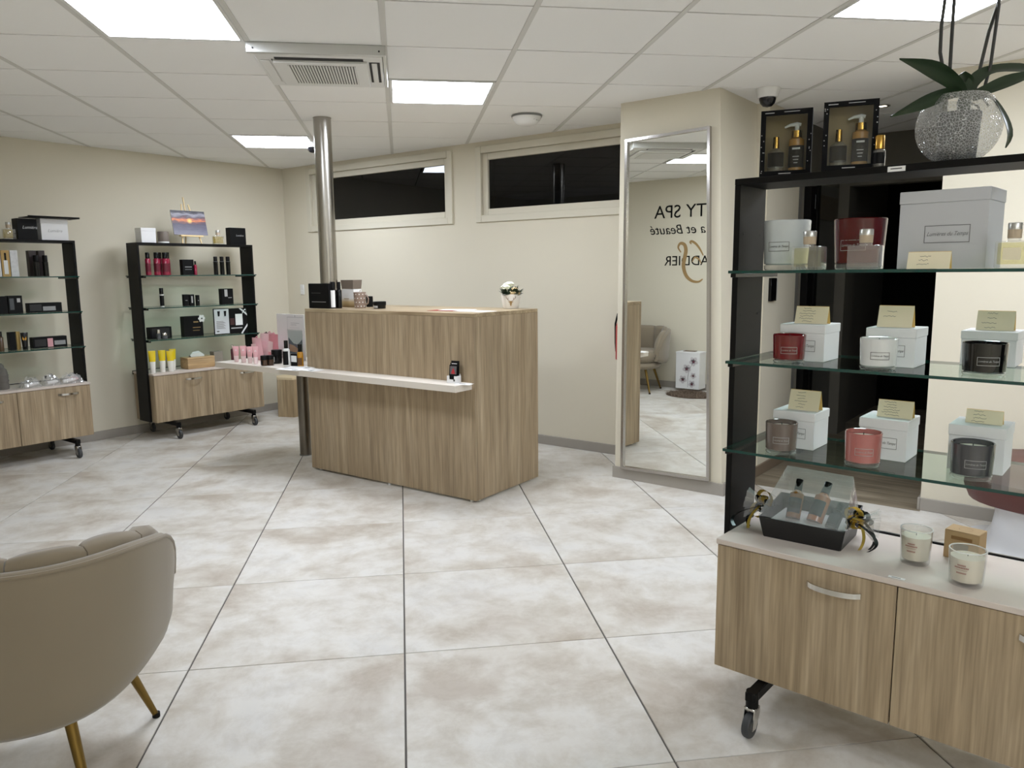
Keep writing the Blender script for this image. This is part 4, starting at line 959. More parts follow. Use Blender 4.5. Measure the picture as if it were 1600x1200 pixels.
# wrapped gift tray
A0 = ctop(1194, 837); A1 = ctop(1312, 861)
ang = math.atan2(A1.y-A0.y, A1.x-A0.x); wd = math.hypot(A1.x-A0.x, A1.y-A0.y)
t = thing('gift_hamper', 'black gift tray wrapped in clear film with gold and black ribbons', 'gift hamper', SC.w(A0.x, A0.y, ZS['C']), SC.a+ang)
dp, hf, hb, fl = .17, .062, .062, .012
def trap(z0, z1, e0, e1): return [(-e0, -e0), (wd+e0, -e0), (wd+e0, dp+e0), (-e0, dp+e0)], [(-e1, -e1), (wd+e1, -e1), (wd+e1, dp+e1), (-e1, dp+e1)]
def wallq(nm, p0, p1, p2, p3, th, m, par):
    bm = BM(); n = (Vector(p1)-Vector(p0)).cross(Vector(p3)-Vector(p0)).normalized()*th
    a = [bm.verts.new(Vector(p)) for p in (p0, p1, p2, p3)]; b = [bm.verts.new(Vector(p)+n) for p in (p0, p1, p2, p3)]
    bm.faces.new(a[::-1]); bm.faces.new(b)
    for k in range(4): bm.faces.new((a[k], a[(k+1) % 4], b[(k+1) % 4], b[k]))
    return obj(nm, bm, m, par, smooth=False)
TR = mat('tray_black', (20, 20, 21), .38)
B_ = [(0, 0, 0), (wd, 0, 0), (wd, dp, 0), (0, dp, 0)]; T_ = [(-fl, -fl, hf), (wd+fl, -fl, hf), (wd+fl, dp+fl, hf+.03), (-fl, dp+fl, hf+.03)]
for k in range(4): wallq('tray_side', B_[k], B_[(k+1) % 4], T_[(k+1) % 4], T_[k], .0025, TR, t)
bm = BM(); box(bm, .001, wd-.001, .001, dp-.001, .0005, .003); obj('tray_bottom', bm, TR, t, smooth=False)
bm = BM(); box(bm, .004, wd-.004, .004, dp-.004, .02, .05, b=.006); obj('tissue_bed', bm, mat('grey_tissue', (186, 184, 182), .8, bump=.6, bscale=40.), t)
AMB = mat('amber_glass', (132, 84, 26), .15, coat=.3)
def lay(nm, r, h, body, cap, x, y, tilt, az):
    M = Matrix.Translation((x, y, .052)) @ Matrix.Rotation(az, 4, 'Z') @ Matrix.Rotation(-tilt, 4, 'X')
    bm = BM(); lathe(bm, [(0, 0), (r, 0), (r, h*.62), (r*.45, h*.72), (0, h*.72)], 16, M=M); o = obj(nm, bm, body, t)
    bm = BM(); lathe(bm, [(0, h*.72), (r*.55, h*.72), (r*.5, h), (0, h)], 14, M=M); obj('cap', bm, cap, o)
    bm = BM(); lathe(bm, [(r*1.01, h*.12), (r*1.01, h*.5)], 10, M=M @ Matrix.Rotation(-PI*.95, 4, 'Z'), ang=PI*.8); obj('label_print', bm, BLACKC, o)
lay('oil_bottle', .021, .125, AMB, BLACKG, wd*.30, .055, .55, .05); lay('oil_bottle', .023, .13, mat('amber_orange', (168, 96, 34), .2, coat=.3), BLACKG, wd*.58, .06, .6, -.25); lay('oil_bottle', .018, .085, BLACKG, BLACKM, wd*.84, .03, .75, -.2)
# film tent: from tray front up to a ridge at the back
rid = .188
G_ = [(-fl, -fl-.003, hf*.2), (wd+fl, -fl-.003, hf*.2), (wd+fl+.003, -fl-.004, hf+.004), (-fl-.003, -fl-.004, hf+.004), (.01, dp-.01, rid), (wd-.012, dp-.01, rid-.006), (wd+fl, dp+fl+.004, .03), (-fl, dp+fl+.004, .03)]
def film(nm, idx, n=7, amp=.004):
    P = [Vector(G_[i]) for i in idx]; bm = BM(); rnd = random.Random(idx[0]*7+idx[2]); nn = (P[1]-P[0]).cross(P[3]-P[0]).normalized(); g = []
    for i in range(n+1):
        for j in range(n+1):
            u, v = i/n, j/n; p = P[0].lerp(P[1], u).lerp(P[3].lerp(P[2], u), v); k = 0 if i in (0, n) or j in (0, n) else 1
            g.append(bm.verts.new(p+nn*(rnd.uniform(-amp, amp)*k)))
    for i in range(n):
        for j in range(n): a = i*(n+1)+j; bm.faces.new((g[a], g[a+1], g[a+n+2], g[a+n+1]))
    obj(nm, bm, FILM, t, ang=20)
film('film_panel', (3, 2, 5, 4)); film('film_panel', (4, 5, 6, 7)); film('film_panel', (2, 6, 5, 5)); film('film_panel', (7, 3, 4, 4))
GB_, KB_ = mat('gold_ribbon', (196, 166, 74), .25, .6), BLACKG
def tuft(x, sgn, seed):
    rnd = random.Random(seed); bm = BM(); c0 = Vector((x, dp*.45, .075)); n = 16
    for k in range(n):        # gathered film fan
        a0, a1 = 2*PI*k/n, 2*PI*(k+1)/n
        p = lambda a, r, d: c0+Vector((sgn*d, r*math.cos(a)*1.0, r*math.sin(a)*.9-.006*d/.06))
        r1, r2 = rnd.uniform(.034, .060), rnd.uniform(.034, .060)
        bm.faces.new([bm.verts.new(q) for q in (p(a0, .008, 0), p(a1, .008, 0), p(a1, r2, .055), p(a0, r1, .055))])
    obj('film_tuft', bm, FILM, t, smooth=False)
    for k in range(10):
        m = (GB_, KB_)[k % 2]; bm = BM(); a = rnd.uniform(0, 2*PI); R_ = rnd.uniform(.013, .026); tilt = rnd.uniform(-.9, .9); pts = []
        for i in range(15):
            u = i/14; q = 2*PI*1.15*u; v = Vector((R_*math.sin(q)*.8, R_*(1-math.cos(q)), R_*.25*u)); v = Matrix.Rotation(tilt, 3, 'Y') @ Matrix.Rotation(a, 3, 'X') @ v; pts.append(c0+Vector((sgn*.004, 0, 0))+v)
        ribbon(bm, pts, Vector((.012*sgn, .004, .003))); obj('ribbon_loop', bm, m, t)
    for k, (m, yy, L_) in enumerate(((GB_, -.012, .062), (KB_, .012, .072), (KB_, -.03, .05))):
        bm = BM(); pts = []
        for i in range(13):
            u = i/12; pts.append(c0+Vector((sgn*(.012+.045*math.sin(u*2.3)*(k+1)/2.2), yy*(1+u)-.05*u, -L_*u)))
        ribbon(bm, pts, Vector((.007, .008, 0))); obj('ribbon_tail', bm, m, t)
tuft(-fl-.012, -1, 5); tuft(wd+fl+.012, 1, 9)
# ================================================================== STAND BESIDE THE DESK (SB)
N_ = 'on the stand beside the desk'
REDB = mat('crimson_bottle', (138, 22, 54), .2, coat=.4); SILV = mat('silver_print', (188, 188, 188), .35, .3); TAUP = mat('taupe_card', (112, 102, 92), .6); TAUB = mat('taupe_box', (150, 140, 130), .6)
def cart(pose, s, x0, x1, yt, yb, ly, d, name, label, m, **k):
    loc, rz, wd, h = spot(pose, s, x0, x1, yt, yb, ly); return carton(name, label, loc, rz, wd, d, h, m, **k)
cart(SB, 'T', 220.5, 243.5, 356, 376, .10, .10, 'candle_box', 'small white lidded box on top of the stand beside the desk', WHITEC, lid=WHITEC)
loc, rz, wd, h = spot(SB, 'T', 246, 264, 362, 375.5, .16, True)
t = thing('candle_tin', 'taupe candle tin between the white box and the easel', 'candle', loc, rz)
bm = BM(); lathe(bm, [(0, 0), (wd*.5, 0), (wd*.5, h*.14), (0, h*.14)], 24); obj('base', bm, WHITEP, t)
bm = BM(); lathe(bm, [(0, h*.145), (wd*.5, h*.145), (wd*.5, h*.97), (wd*.48, h), (0, h)], 24); obj('tin', bm, TAUP, t)
# easel and sunset picture
def sunset():
    m, nt, N, L, p = nodes('sunset_print'); tc = N.new('ShaderNodeTexCoord'); sp = N.new('ShaderNodeSeparateXYZ'); L.new(tc.outputs['Generated'], sp.inputs[0])
    mp_ = N.new('ShaderNodeMapping'); mp_.inputs['Scale'].default_value = (3, 1, 9); nz = N.new('ShaderNodeTexNoise'); nz.inputs['Detail'].default_value = 5; nz.inputs['Scale'].default_value = 1.3
    L.new(tc.outputs['Generated'], mp_.inputs[0]); L.new(mp_.outputs[0], nz.inputs['Vector'])
    ad = N.new('ShaderNodeMath'); ad.operation = 'MULTIPLY_ADD'; ad.inputs[1].default_value = .34; L.new(nz.outputs['Fac'], ad.inputs[0])
    sb = N.new('ShaderNodeMath'); sb.operation = 'SUBTRACT'; sb.inputs[1].default_value = .17; L.new(sp.outputs['Z'], sb.inputs[0]); L.new(sb.outputs[0], ad.inputs[2])
    r = ramp(N, [(.0, (120, 118, 132)), (.25, (92, 90, 108)), (.44, (70, 64, 82)), (.53, (112, 74, 74)), (.6, (224, 130, 72)), (.65, (150, 92, 84)), (.74, (74, 62, 74)), (.84, (150, 148, 158)), (.93, (52, 50, 60)), (1., (30, 29, 38))]); L.new(ad.outputs[0], r.inputs['Fac'])
    # sun disc
    vm = N.new('ShaderNodeVectorMath'); vm.operation = 'DISTANCE'; mp2 = N.new('ShaderNodeMapping'); mp2.inputs['Scale'].default_value = (1.4, 0, 1); L.new(tc.outputs['Generated'], mp2.inputs[0]); L.new(mp2.outputs[0], vm.inputs[0]); vm.inputs[1].default_value = (.72, 0, .585)
    r2 = ramp(N, [(.015, (255, 255, 255)), (.13, (0, 0, 0))]); L.new(vm.outputs['Value'], r2.inputs['Fac'])
    mx = N.new('ShaderNodeMix'); mx.data_type = 'RGBA'; L.new(r2.outputs['Color'], mx.inputs['Factor']); L.new(r.outputs['Color'], mx.inputs['A']); mx.inputs['B'].default_value = lin((255, 206, 110)); L.new(mx.outputs['Result'], p.inputs['Base Color']); p.inputs['Roughness'].default_value = .5
    return m
ly = .10; A_ = SB.px(271.8, 366.4, ly); B2 = SB.px(324.6, 366.4, ly); zT = ZS['T']; pw = B2.x-A_.x; zl = A_.z-zT; cx = (A_.x+B2.x)/2
ph = SB.px(290, 328.4, ly+.05).z-A_.z
lean = .22; E_ = mat('easel_wood', (226, 200, 150), .6)
t = thing('easel', 'small wooden tabletop easel on the stand beside the desk', 'easel', SB.w(cx, ly, zT), SB.a)
def strut(a, b, wv=.008, nm='leg'):
    bm = BM(); tube(bm, [a, b], wv, 4); obj(nm, bm, E_, t, smooth=False)
tl = math.tan(lean); HT = ph*1.0+zl
for s in (-1, 1): strut((s*.085, -.01, 0), (s*.03, -.01+tl*(HT+.06)+.01, HT+.05), .006)
strut((0, .10, 0), (0, .012+tl*HT, HT*.9), .006); strut((0, tl*HT*.4+.012, HT*.4), (0, tl*(HT+.11)+.012, HT+.11), .006, 'mast')
bm = BM(); box(bm, -.10, .10, -.022, .012, zl-.014, zl-.002, b=.001); obj('ledge', bm, E_, t)
c = thing('sunset_picture', 'canvas print of an orange sunset over the sea on the easel', 'picture', SB.w(cx, ly-.006, zT+zl), SB.a)
M = Matrix.Rotation(-lean, 4, 'X')
o = None; bm = BM(); box(bm, -pw/2, pw/2, 0, .008, 0, ph, b=.0008); o = obj('canvas', bm, mat('canvas_edge', (214, 210, 204), .8), c, rot=(-lean, 0, 0))
bm = BM(); box(bm, -pw/2+.001, pw/2-.001, -.0008, -.0002, .001, ph-.001); obj('print', bm, sunset(), c, rot=(-lean, 0, 0), smooth=False)
loc, rz, wd, h = spot(SB, 'T', 333, 348, 360, 378, .15); diffuser('amber diffuser bottle on top of the stand beside the desk', loc, rz, wd*.95, h, glass('amber_liquid', (232, 220, 140), .6, .02))
cart(SB, 'T', 359.5, 384, 356, 378.5, .12, .07, 'gift_box', 'matt black upright box at the right end of the top board', BLACKC, txt=('Lumière', .022, INKS, .6, .5))
RB = 'crimson bottles with black caps'
for k, (x0, x1, ly, lab) in enumerate(((226.5, 235.5, .12, 'crimson bottle with black cap standing alone at the left'), (239.5, 250.5, .12, 'crimson bottle with black cap, second from left in the front'), (252.3, 264, .12, 'crimson bottle with black cap, third from left in the front'),
                                      (244, 254, .20, 'crimson bottle with black cap, left one of the back pair'), (257, 266, .20, 'crimson bottle with black cap, right one of the back pair'))):
    loc, rz, wd, h = spot(SB, 1, x0, x1, 394.5, 428, ly, True); bottle('lotion_bottle', lab, loc, rz, wd*.5, h, REDB, BLACKG, .26, group=RB, neck=.7, lab=(mat('crimson_print', (96, 14, 36), .4), .2, .7))
cart(SB, 1, 285.5, 303, 405.5, 428, .12, .05, 'cosmetic_box', 'black cosmetic box beside a tiny red bottle on the upper glass', BLACKC, prints=((.2, .8, .5, .54, INKS), (.2, .8, .35, .37, INKS)))
loc, rz, wd, h = spot(SB, 1, 303, 307.5, 408, 428, .11, True); bottle('mini_bottle', 'tiny red bottle leaning by the black cosmetic box', loc, rz, wd*.55, h, REDB, BLACKG, .25)
for x0, lab in ((333.5, 'left'), (343.3, 'middle'), (352.8, 'right')):
    loc, rz, wd, h = spot(SB, 1, x0, x0+7, 401, 427.5, .12, True); bottle('slim_bottle', lab+' one of three slim black bottles on the upper glass', loc, rz, wd*.5, h, BLACKG, BLACKM, .27, group='slim black bottles', neck=.92, lab=(SILV, .96, 1.0))
loc, rz, wd, h = spot(SB, 2, 248.8, 256.2, 450, 479, .12, True); bottle('spray_bottle', 'white spray bottle with black cap and label on the middle glass', loc, rz, wd*.5, h, mat('frost_white', (214, 214, 210), .4), BLACKG, .33, lab=(BLACKC, .08, .9), neck=.8)
for x0, x1, yt, lab in ((287.3, 295.3, 460, 'left and widest of three small black boxes on the middle glass'), (296.5, 304, 460, 'middle one of three small black boxes, with a pale tube print'), (308, 312, 461, 'right and narrowest of three small black boxes on the middle glass')):
    cart(SB, 2, x0, x1, yt, 477, .12, .03, 'cosmetic_box', lab, BLACKC, prints=((.35, .62, .25, .85, SILV),) if 'tube' in lab else ((.3, .7, .45, .5, INKS),))
cart(SB, 2, 346.5, 364.5, 451, 474, .12, .05, 'cosmetic_box', 'black box with a silver emblem on the middle glass', BLACKC, prints=((.25, .5, .5, .95, SILV), (.55, .85, .4, .44, INKS)))
cart(SB, 3, 234, 268.5, 511, 529.5, .14, .06, 'gift_box', 'low open black box behind two small jars on the lower glass', BLACKC, prints=((.1, .9, .1, .9, mat('box_inside', (34, 34, 36), .4)),))
for x0, x1, yt, lab in ((244, 251, 515, 'taller of two small silver lidded jars on the lower glass'), (252, 262, 520, 'wider of two small silver lidded jars on the lower glass')):
    loc, rz, wd, h = spot(SB, 3, x0, x1, yt, 530, .09, True); bottle('cream_jar', lab, loc, rz, wd*.5, h, mat('smoke_jar', (90, 92, 94), .15), CHROME, .4, cat='jar', neck=.9)
t = cart(SB, 3, 287.5, 317.5, 494, 525.5, .12, .06, 'gift_box', 'square black gift box with gold print and white flower', BLACKC, prints=((.5, .75, .68, .74, GOLDK), (.45, .85, .42, .45, GOLDK), (.45, .8, .28, .3, GOLDK)))
FLW = mat('white_petal', (226, 224, 222), .6)
def rosette(parent, x, y, z, r, m):
    bm = BM()
    for k in range(6):
        M = Matrix.Translation((x, y, z)) @ Matrix.Rotation(2*PI*k/6, 4, 'Y') @ Matrix.Translation((r*.5, -.002*(k % 2), 0)) @ Matrix.Diagonal((r*.55, .3*r, r*.4, 1)) @ Matrix.Rotation(-PI/2, 4, 'X')
        lathe(bm, [(0, 0), (.7, .02), (1, .1), (.7, .25), (0, .3)], 10, M=M)
    o = obj('flower_ornament', bm, m, parent); bm = BM(); lathe(bm, [(0, 0), (r*.22, 0), (0, .004)], 8, M=Matrix.Translation((x, y-r*.1, z)) @ Matrix.Rotation(PI/2, 4, 'X')); obj('flower_centre', bm, DARKP, o)
rosette(t, .075, -.004, .15, .032, FLW)
# open presentation box
loc, rz, wd, h = spot(SB, 3, 334.5, 358.5, 482, 523.5, .10)
t = thing('presentation_box', 'open black gift box with white ribbon and printed white inner lid', 'gift box', loc, rz)
bm = BM(); box(bm, -wd/2, wd/2, 0, .012, 0, h, b=.001); obj('open_lid', bm, BLACKC, t)
bm = BM(); plate(bm, -wd/2+.004, wd/2-.004, .006, h-.006, -.0004); obj('printed_sheet', bm, mat('pale_sheet', (204, 206, 208), .5), t, smooth=False)
bm = BM()
for k in range(9): plate(bm, -wd*.36, wd*(.1+.2*((k*7) % 3)/3), h*(.5-.035*k), h*(.51-.035*k), -.0016, .0004)
plate(bm, -wd*.36, -wd*.2, h*.1, h*.14, -.0016, .0004); obj('printed_lines', bm, INK, t, smooth=False)
for xx in (-.18, .24):
    bm = BM(); prism(bm, [(wd*xx-.009, h*.70), (wd*xx+.006, h*.70), (wd*xx+.012, h*.90), (wd*xx-.013, h*.90)], -.003, -.0014, M=R90); obj('printed_tube', bm, BLACKC, t, smooth=False)
w2 = SB.px(386.5, 500, .10).x-SB.px(358.8, 500, .10).x
bm = BM(); box(bm, wd/2+.001, wd/2+w2, 0, .05, 0, h*.98, b=.001); obj('box_body', bm, BLACKC, t)
x2 = wd/2
bm = BM(); plate(bm, x2+w2*.34, x2+w2*.74, h*.32, h*.76, -.0006); obj('white_card', bm, PAPER, t, smooth=False)
bm = BM(); plate(bm, x2+w2*.04, x2+w2*.28, h*.34, h*.6, -.0006); obj('tube_cutout', bm, mat('cutout_plum', (66, 36, 36), .4), t, smooth=False)
bm = BM(); plate(bm, x2+w2*.08, x2+w2*.7, h*.19, h*.235, -.0006); obj('silver_line', bm, SILV, t, smooth=False)
RIB = mat('white_ribbon', (230, 230, 230), .5)
bm = BM(); prism(bm, [(x2+w2*.62, 0), (x2+w2*.72, 0), (x2+w2, h*.27), (x2+w2, h*.36)], -.0022, -.0008, M=R90); obj('ribbon', bm, RIB, t, smooth=False)
bm = BM(); prism(bm, [(x2+w2*.55, h*.98), (x2+w2*.66, h*.98), (x2+w2, h*.76), (x2+w2, h*.68)], -.0022, -.0008, M=R90); obj('ribbon', bm, RIB, t, smooth=False)
bm = BM()
for s in (-1, 1):
    pts = [(x2+w2*.8+s*.02*math.sin(a), -.004-.008*math.sin(a), h*.86+.016*math.sin(2*a)) for a in [PI*i/8 for i in range(9)]]; ribbon(bm, pts, (.0, .002, .009))
obj('bow', bm, RIB, t)
YEL, YW = mat('tube_yellow', (234, 204, 16), .35), mat('tube_white', (236, 234, 226), .35)
for x0, x1, yt, yb, ly, lab in ((232.3, 243.5, 548, 578.5, .075, 'left one of four yellow and white hand cream tubes'), (247.5, 259, 547, 576, .10, 'second from left of four yellow and white hand cream tubes'), (260.5, 272.5, 548, 578, .075, 'third from left of four yellow and white hand cream tubes'), (265, 275, 545, 574, .13, 'rear one of four yellow and white hand cream tubes')):
    loc, rz, wd, h = spot(SB, 'C', x0, x1, yt, yb, ly, True); squeeze('cream_tube', lab, loc, rz-.5, wd*1.05, h, YW, YW, group='yellow hand cream tubes', bands=((.42, .995, YEL),))
a0 = SB.px(294, 566, .07); loc, rz, wd, h = spot(SB, 'C', 293.5, 336, 557.5, 574.5, .07)
t = thing('tissue_box', 'bamboo tissue box on the stand beside the desk', 'tissue box', loc, rz)
bm = BM(); box(bm, -wd/2, wd/2, 0, .13, .006, h-.012, b=.002); obj('body', bm, BAMB, t)
bm = BM(); box(bm, -wd/2-.001, wd/2+.001, -.001, .131, h-.0118, h, b=.002); obj('lid', bm, BAMB, t); bm = BM(); box(bm, -wd/2+.004, wd/2-.004, .004, .126, 0, .0058); obj('base', bm, BAMB, t, smooth=False)
bm = BM(); rnd = random.Random(4); prev = None
for k in range(9):
    u = k/8; x = -wd*.28+wd*.5*u; hh = .045*math.sin(PI*(.1+.8*u))+.006*rnd.random(); cur = [bm.verts.new((x, .065+dy, h+z)) for dy, z in ((-.018-.006*rnd.random(), 0.001), (-.02+.012*rnd.random(), hh*.7), (.0, hh), (.02, hh*.6), (.018, .001))]
    if prev:
        for i in range(4): bm.faces.new((prev[i], prev[i+1], cur[i+1], cur[i]))
    prev = cur
obj('tissue', bm, mat('tissue', (222, 220, 216), .9), t, ang=25)
cart(SB, 'C', 334.5, 348.5, 549, 565, .14, .07, 'candle_box', 'plain taupe square box behind the tissue box', TAUB)

# ================================================================== FAR LEFT STAND (SA)
loc, rz, wd, h = spot(SA, 'T', 3, 23.5, 347, 371.5, .15); diffuser('amber diffuser bottle at the far left edge of the frame', loc, rz, wd*.9, h, _M['amber_liquid'])
cart(SA, 'T', 27, 58, 341.5, 371, .12, .09, 'gift_box', 'square black gift box on top of the far left stand', BLACKC, txt=('Lumière', .03, INKS, .62, .52))
cart(SA, 'T', 64, 106, 342, 371.5, .12, .10, 'gift_box', 'white lidded gift box on top of the far left stand', WHITEC, lid=WHITEC, txt=('Lumière', .03, INKS, .5, .38))
a = SA.px(38, 340, .12).x; b = SA.px(119, 340, .12).x; zz = SA.px(80, 341.3, .12).z
t = thing('flat_tray', 'thin black tray lying across the white and black gift boxes', 'tray', SA.w((a+b)/2, .14, max(zz, ZS['T']+.15)), SA.a)
wd = b-a; bm = BM(); box(bm, -wd/2, wd/2, -.08, .09, 0, .006, b=.002); obj('plate', bm, BLACKM, t); bm = BM(); box(bm, -wd/2, wd/2, -.08, -.074, .006, .012, b=.002); obj('rim', bm, BLACKM, t)
MARB = mat('marble_print', (206, 206, 206), .5, var=.3, vscale=40); GOLDB = mat('gold_card', (170, 140, 84), .4, .3)
cart(SA, 1, -4, 1.5, 392, 431, .12, .05, 'cosmetic_box', 'white marbled box cut off by the left frame edge', MARB)
t = cart(SA, 1, 2.5, 15.5, 391, 430.5, .12, .05, 'cosmetic_box', 'gold cosmetic box with a white bottle print on the far left stand', GOLDB, prints=((.25, .75, .1, .62, mat('white_print', (222, 222, 220), .5)), (.38, .62, .62, .9, BLACKC)))
cart(SA, 1, 16.5, 28.5, 391, 430, .12, .05, 'cosmetic_box', 'white marbled cosmetic box beside the gold box', MARB)
for x0, x1, lab in ((46, 57.5, 'left one of two tall dark boxes with a black bottle in front'), (61, 71, 'right one of two tall dark boxes with a black bottle in front')):
    cart(SA, 1, x0, x1, 391.5, 430, .14, .05, 'perfume_box', lab, mat('plum_black', (40, 28, 28), .4), group='tall dark boxes')
    loc, rz, wd, h = spot(SA, 1, x0+4.5, x1+5.5, 399, 431, .09, True); bottle('perfume_bottle', lab.split(' one')[0]+' slim black bottle in front of the tall dark boxes', loc, rz, wd*.42, h, BLACKG, BLACKM, .3, neck=.8, group='slim black perfume bottles')
cart(SA, 2, -2, 12, 463, 491, .12, .05, 'cosmetic_box', 'black box at the left frame edge on the middle glass', BLACKC)
cart(SA, 2, 13, 35.5, 462, 490, .12, .05, 'cosmetic_box', 'black box with a grey tube print on the middle glass', BLACKC, prints=((.1, .4, .2, .85, mat('dark_silver', (84, 88, 92), .3, .4)), (.62, .85, .62, .85, SILV)))
cart(SA, 2, 45, 97, 473, 489.5, .13, .06, 'gift_box', 'low black open gift box with a clear jar inside, middle glass', BLACKC, prints=((.42, .8, .15, .6, mat('jar_silver', (150, 150, 150), .3)), (.03, .38, .15, .85, mat('box_inside', (34, 34, 36), .4))))
loc, rz, wd, h = spot(SA, 3, -3, 5.5, 518, 546, .12, True); bottle('amber_bottle', 'brown bottle at the left frame edge on the lower glass', loc, rz, wd*.5, h, mat('brown_glass', (86, 66, 46), .2), BLACKG, .25)
cart(SA, 3, 14.5, 25, 519, 545, .12, .04, 'cosmetic_box', 'tall black box left of the gold one on the lower glass', BLACKC)
cart(SA, 3, 26, 32, 518, 545, .14, .04, 'cosmetic_box', 'narrow gold box between two black packs on the lower glass', GOLDB)
loc, rz, wd, h = spot(SA, 3, 32.5, 44.5, 519.5, 545, .11, True); t = squeeze('cream_tube', 'black cream tube with a gold butterfly on the lower glass', loc, rz-.4, wd, h, BLACKG, BLACKM)
bm = BM()
for s in (-1, 1): prism(bm, [(0, h*.62), (s*wd*.25, h*.78), (s*wd*.28, h*.62), (s*wd*.12, h*.52)], -wd*.30, -wd*.29, M=R90)
obj('butterfly_print', bm, GOLD, t, smooth=False)
cart(SA, 3, 51.5, 105, 526, 543, .13, .06, 'gift_box', 'low black open gift box with a pink insert on the lower glass', BLACKC, prints=((.42, .58, .05, .85, mat('pink_card', (214, 158, 164), .6), 'pink_insert'), (.62, .95, .2, .6, mat('jar_silver', (150, 150, 150), .3)), (.05, .38, .15, .8, mat('box_inside', (34, 34, 36), .4))))
loc, rz, wd, h = spot(SA, 'C', -12, 13.5, 567, 606, .14, True)
t = thing('stone_bust', 'grey stone buddha-like bust at the left frame edge', 'ornament', loc, rz); STN = mat('grey_stone', (104, 100, 94), .85, bump=.5, bscale=60., var=.15, vscale=20)
r = wd/2; bm = BM(); lathe(bm, [(0, 0), (r*.95, 0), (r, h*.06), (r*.93, h*.25), (r*.97, h*.45), (r*.92, h*.62), (r*.80, h*.74), (r*.5, h*.82), (0, h*.83)], 24); obj('head', bm, STN, t)
bm = BM(); lathe(bm, [(0, h*.80), (r*.55, h*.80), (r*.5, h*.9), (r*.28, h*.97), (0, h)], 18); obj('hair_knot', bm, STN, t)
bm = BM(); lathe(bm, [(r*.99, h*.28), (r*1.02, h*.31), (r*.99, h*.34)], 24); lathe(bm, [(r*.97, h*.5), (r*1.0, h*.53), (r*.96, h*.56)], 24); obj('carved_band', bm, STN, t)
def pouch(label, x0, x1, yt, yb, ly, seed, items):
    loc, rz, wd, h = spot(SA, 'C', x0, x1, yt, yb, ly); t = thing('film_pouch', label, 'gift pouch', loc, rz, 'clear film gift pouches'); rnd = random.Random(seed)
    for k, (m, fx, L_) in enumerate(items):
        a = Vector((wd*(fx-.5), -.01+.02*k, .016)); d = Vector((math.cos(.5*k-.3), math.sin(.5*k-.3)*.4, .12)).normalized()*L_
        bm = BM(); tube(bm, [a, a+d*.8, a+d*.82, a+d], [.014, .014, .009, .009], 10); obj('vial', bm, m, t)
    bm = BM(); n = 9; g = []
    for i in range(n+1):
        for j in range(n+1):
            u, v = i/n*2-1, j/n*2-1; e = max(0, 1-u*u)*max(0, 1-v*v); g.append(bm.verts.new((u*wd*.52, v*.05, .002+h*.66*e**.5*(.55+.8*rnd.random()))))
    for i in range(n):
        for j in range(n): q = i*(n+1)+j; bm.faces.new((g[q], g[q+1], g[q+n+2], g[q+n+1]))
    obj('film', bm, FILM, t, ang=15)
VW, VP = mat('vial_white', (232, 230, 228), .35), mat('vial_pink', (222, 176, 180), .4)
pouch('left of three clear film pouches on the far left countertop', 31, 61, 584, 602, .07, 1, ((VW, .2, .07), (VW, .5, .06)))
pouch('middle of three clear film pouches on the far left countertop', 64, 92, 580, 599, .08, 2, ((VW, .3, .07), (VW, .55, .05)))
pouch('right pink film pouch on the far left countertop', 93, 127, 578, 597, .08, 3, ((VW, .1, .09), (VP, .3, .09), (VP, .45, .08)))

# ================================================================== ON THE RECEPTION DESK
def dsk(x0, x1, yt, yb, ly, z=DH+.0005, cyl_=False):
    cx, wd, h = fit(DK, x0, x1, yt, yb, ly, z, cyl_); return DK.w(cx, ly, z), DK.a, wd, h
loc, rz, wd, h = dsk(482, 514, 443, 480, .06); carton('gift_box', 'black carton at the left end of the desk top', loc, rz, wd*.98, .03, h, BLACKC, prints=((.15, .85, .25, .27, INKS), (.15, .6, .6, .63, mat('dark_print', (46, 46, 48), .4))))
ly_ = .28
for x0, x1, yt, ly, lab, bd in ((508, 516.5, 440.5, .25, 'black bottle at the left of three on the desk', BLACKG), (515, 526, 440.5, .10, 'black bottle with a white label on the desk', BLACKG), (525.5, 534, 440.5, .14, 'black bottle at the right of three on the desk', BLACKG)):
    loc, rz, wd, h = dsk(x0, x1, yt, 479.5, ly, cyl_=True); bottle('spray_bottle', lab, loc, rz, wd*.5, h, bd, BLACKM, .28, lab=(PAPER, .06, .95) if 'white' in lab else None, neck=.6, group='spray bottles on the desk')
loc, rz, wd, h = dsk(533.5, 553, 437.5, 479.5, .27)
t = thing('candle_gift_box', 'white and gold candle box with a taupe lid on the desk', 'box', loc, rz)
m, nt, Nn, Ll, pp = nodes('white_gold_fade'); tc = Nn.new('ShaderNodeTexCoord'); sp_ = Nn.new('ShaderNodeSeparateXYZ'); Ll.new(tc.outputs['Generated'], sp_.inputs[0]); rr = ramp(Nn, [(0., (120, 92, 52)), (.3, (206, 184, 140)), (.5, (240, 240, 238))]); Ll.new(sp_.outputs['Z'], rr.inputs['Fac']); Ll.new(rr.outputs['Color'], pp.inputs['Base Color']); pp.inputs['Roughness'].default_value = .4
bm = BM(); box(bm, -wd*.48, wd*.48, 0, .075, 0, h*.66, b=.001); obj('carton', bm, m, t)
bm = BM(); plate(bm, -wd*.3, wd*.1, h*.30, h*.32, -.0004); obj('print', bm, GOLDK, t, smooth=False)
bm = BM(); prism(bm, [(-wd*.44, -.001), (wd*.44, -.001), (wd*.44, .076), (-wd*.44, .076)], h*.67, h, top=[(-wd*.5, -.004), (wd*.5, -.004), (wd*.5, .08), (-wd*.5, .08)]); obj('lid', bm, mat('taupe_lid', (122, 110, 98), .5), t, smooth=False)
loc, rz, wd, h = dsk(552.5, 572.5, 456.5, 479.8, .22, cyl_=True)
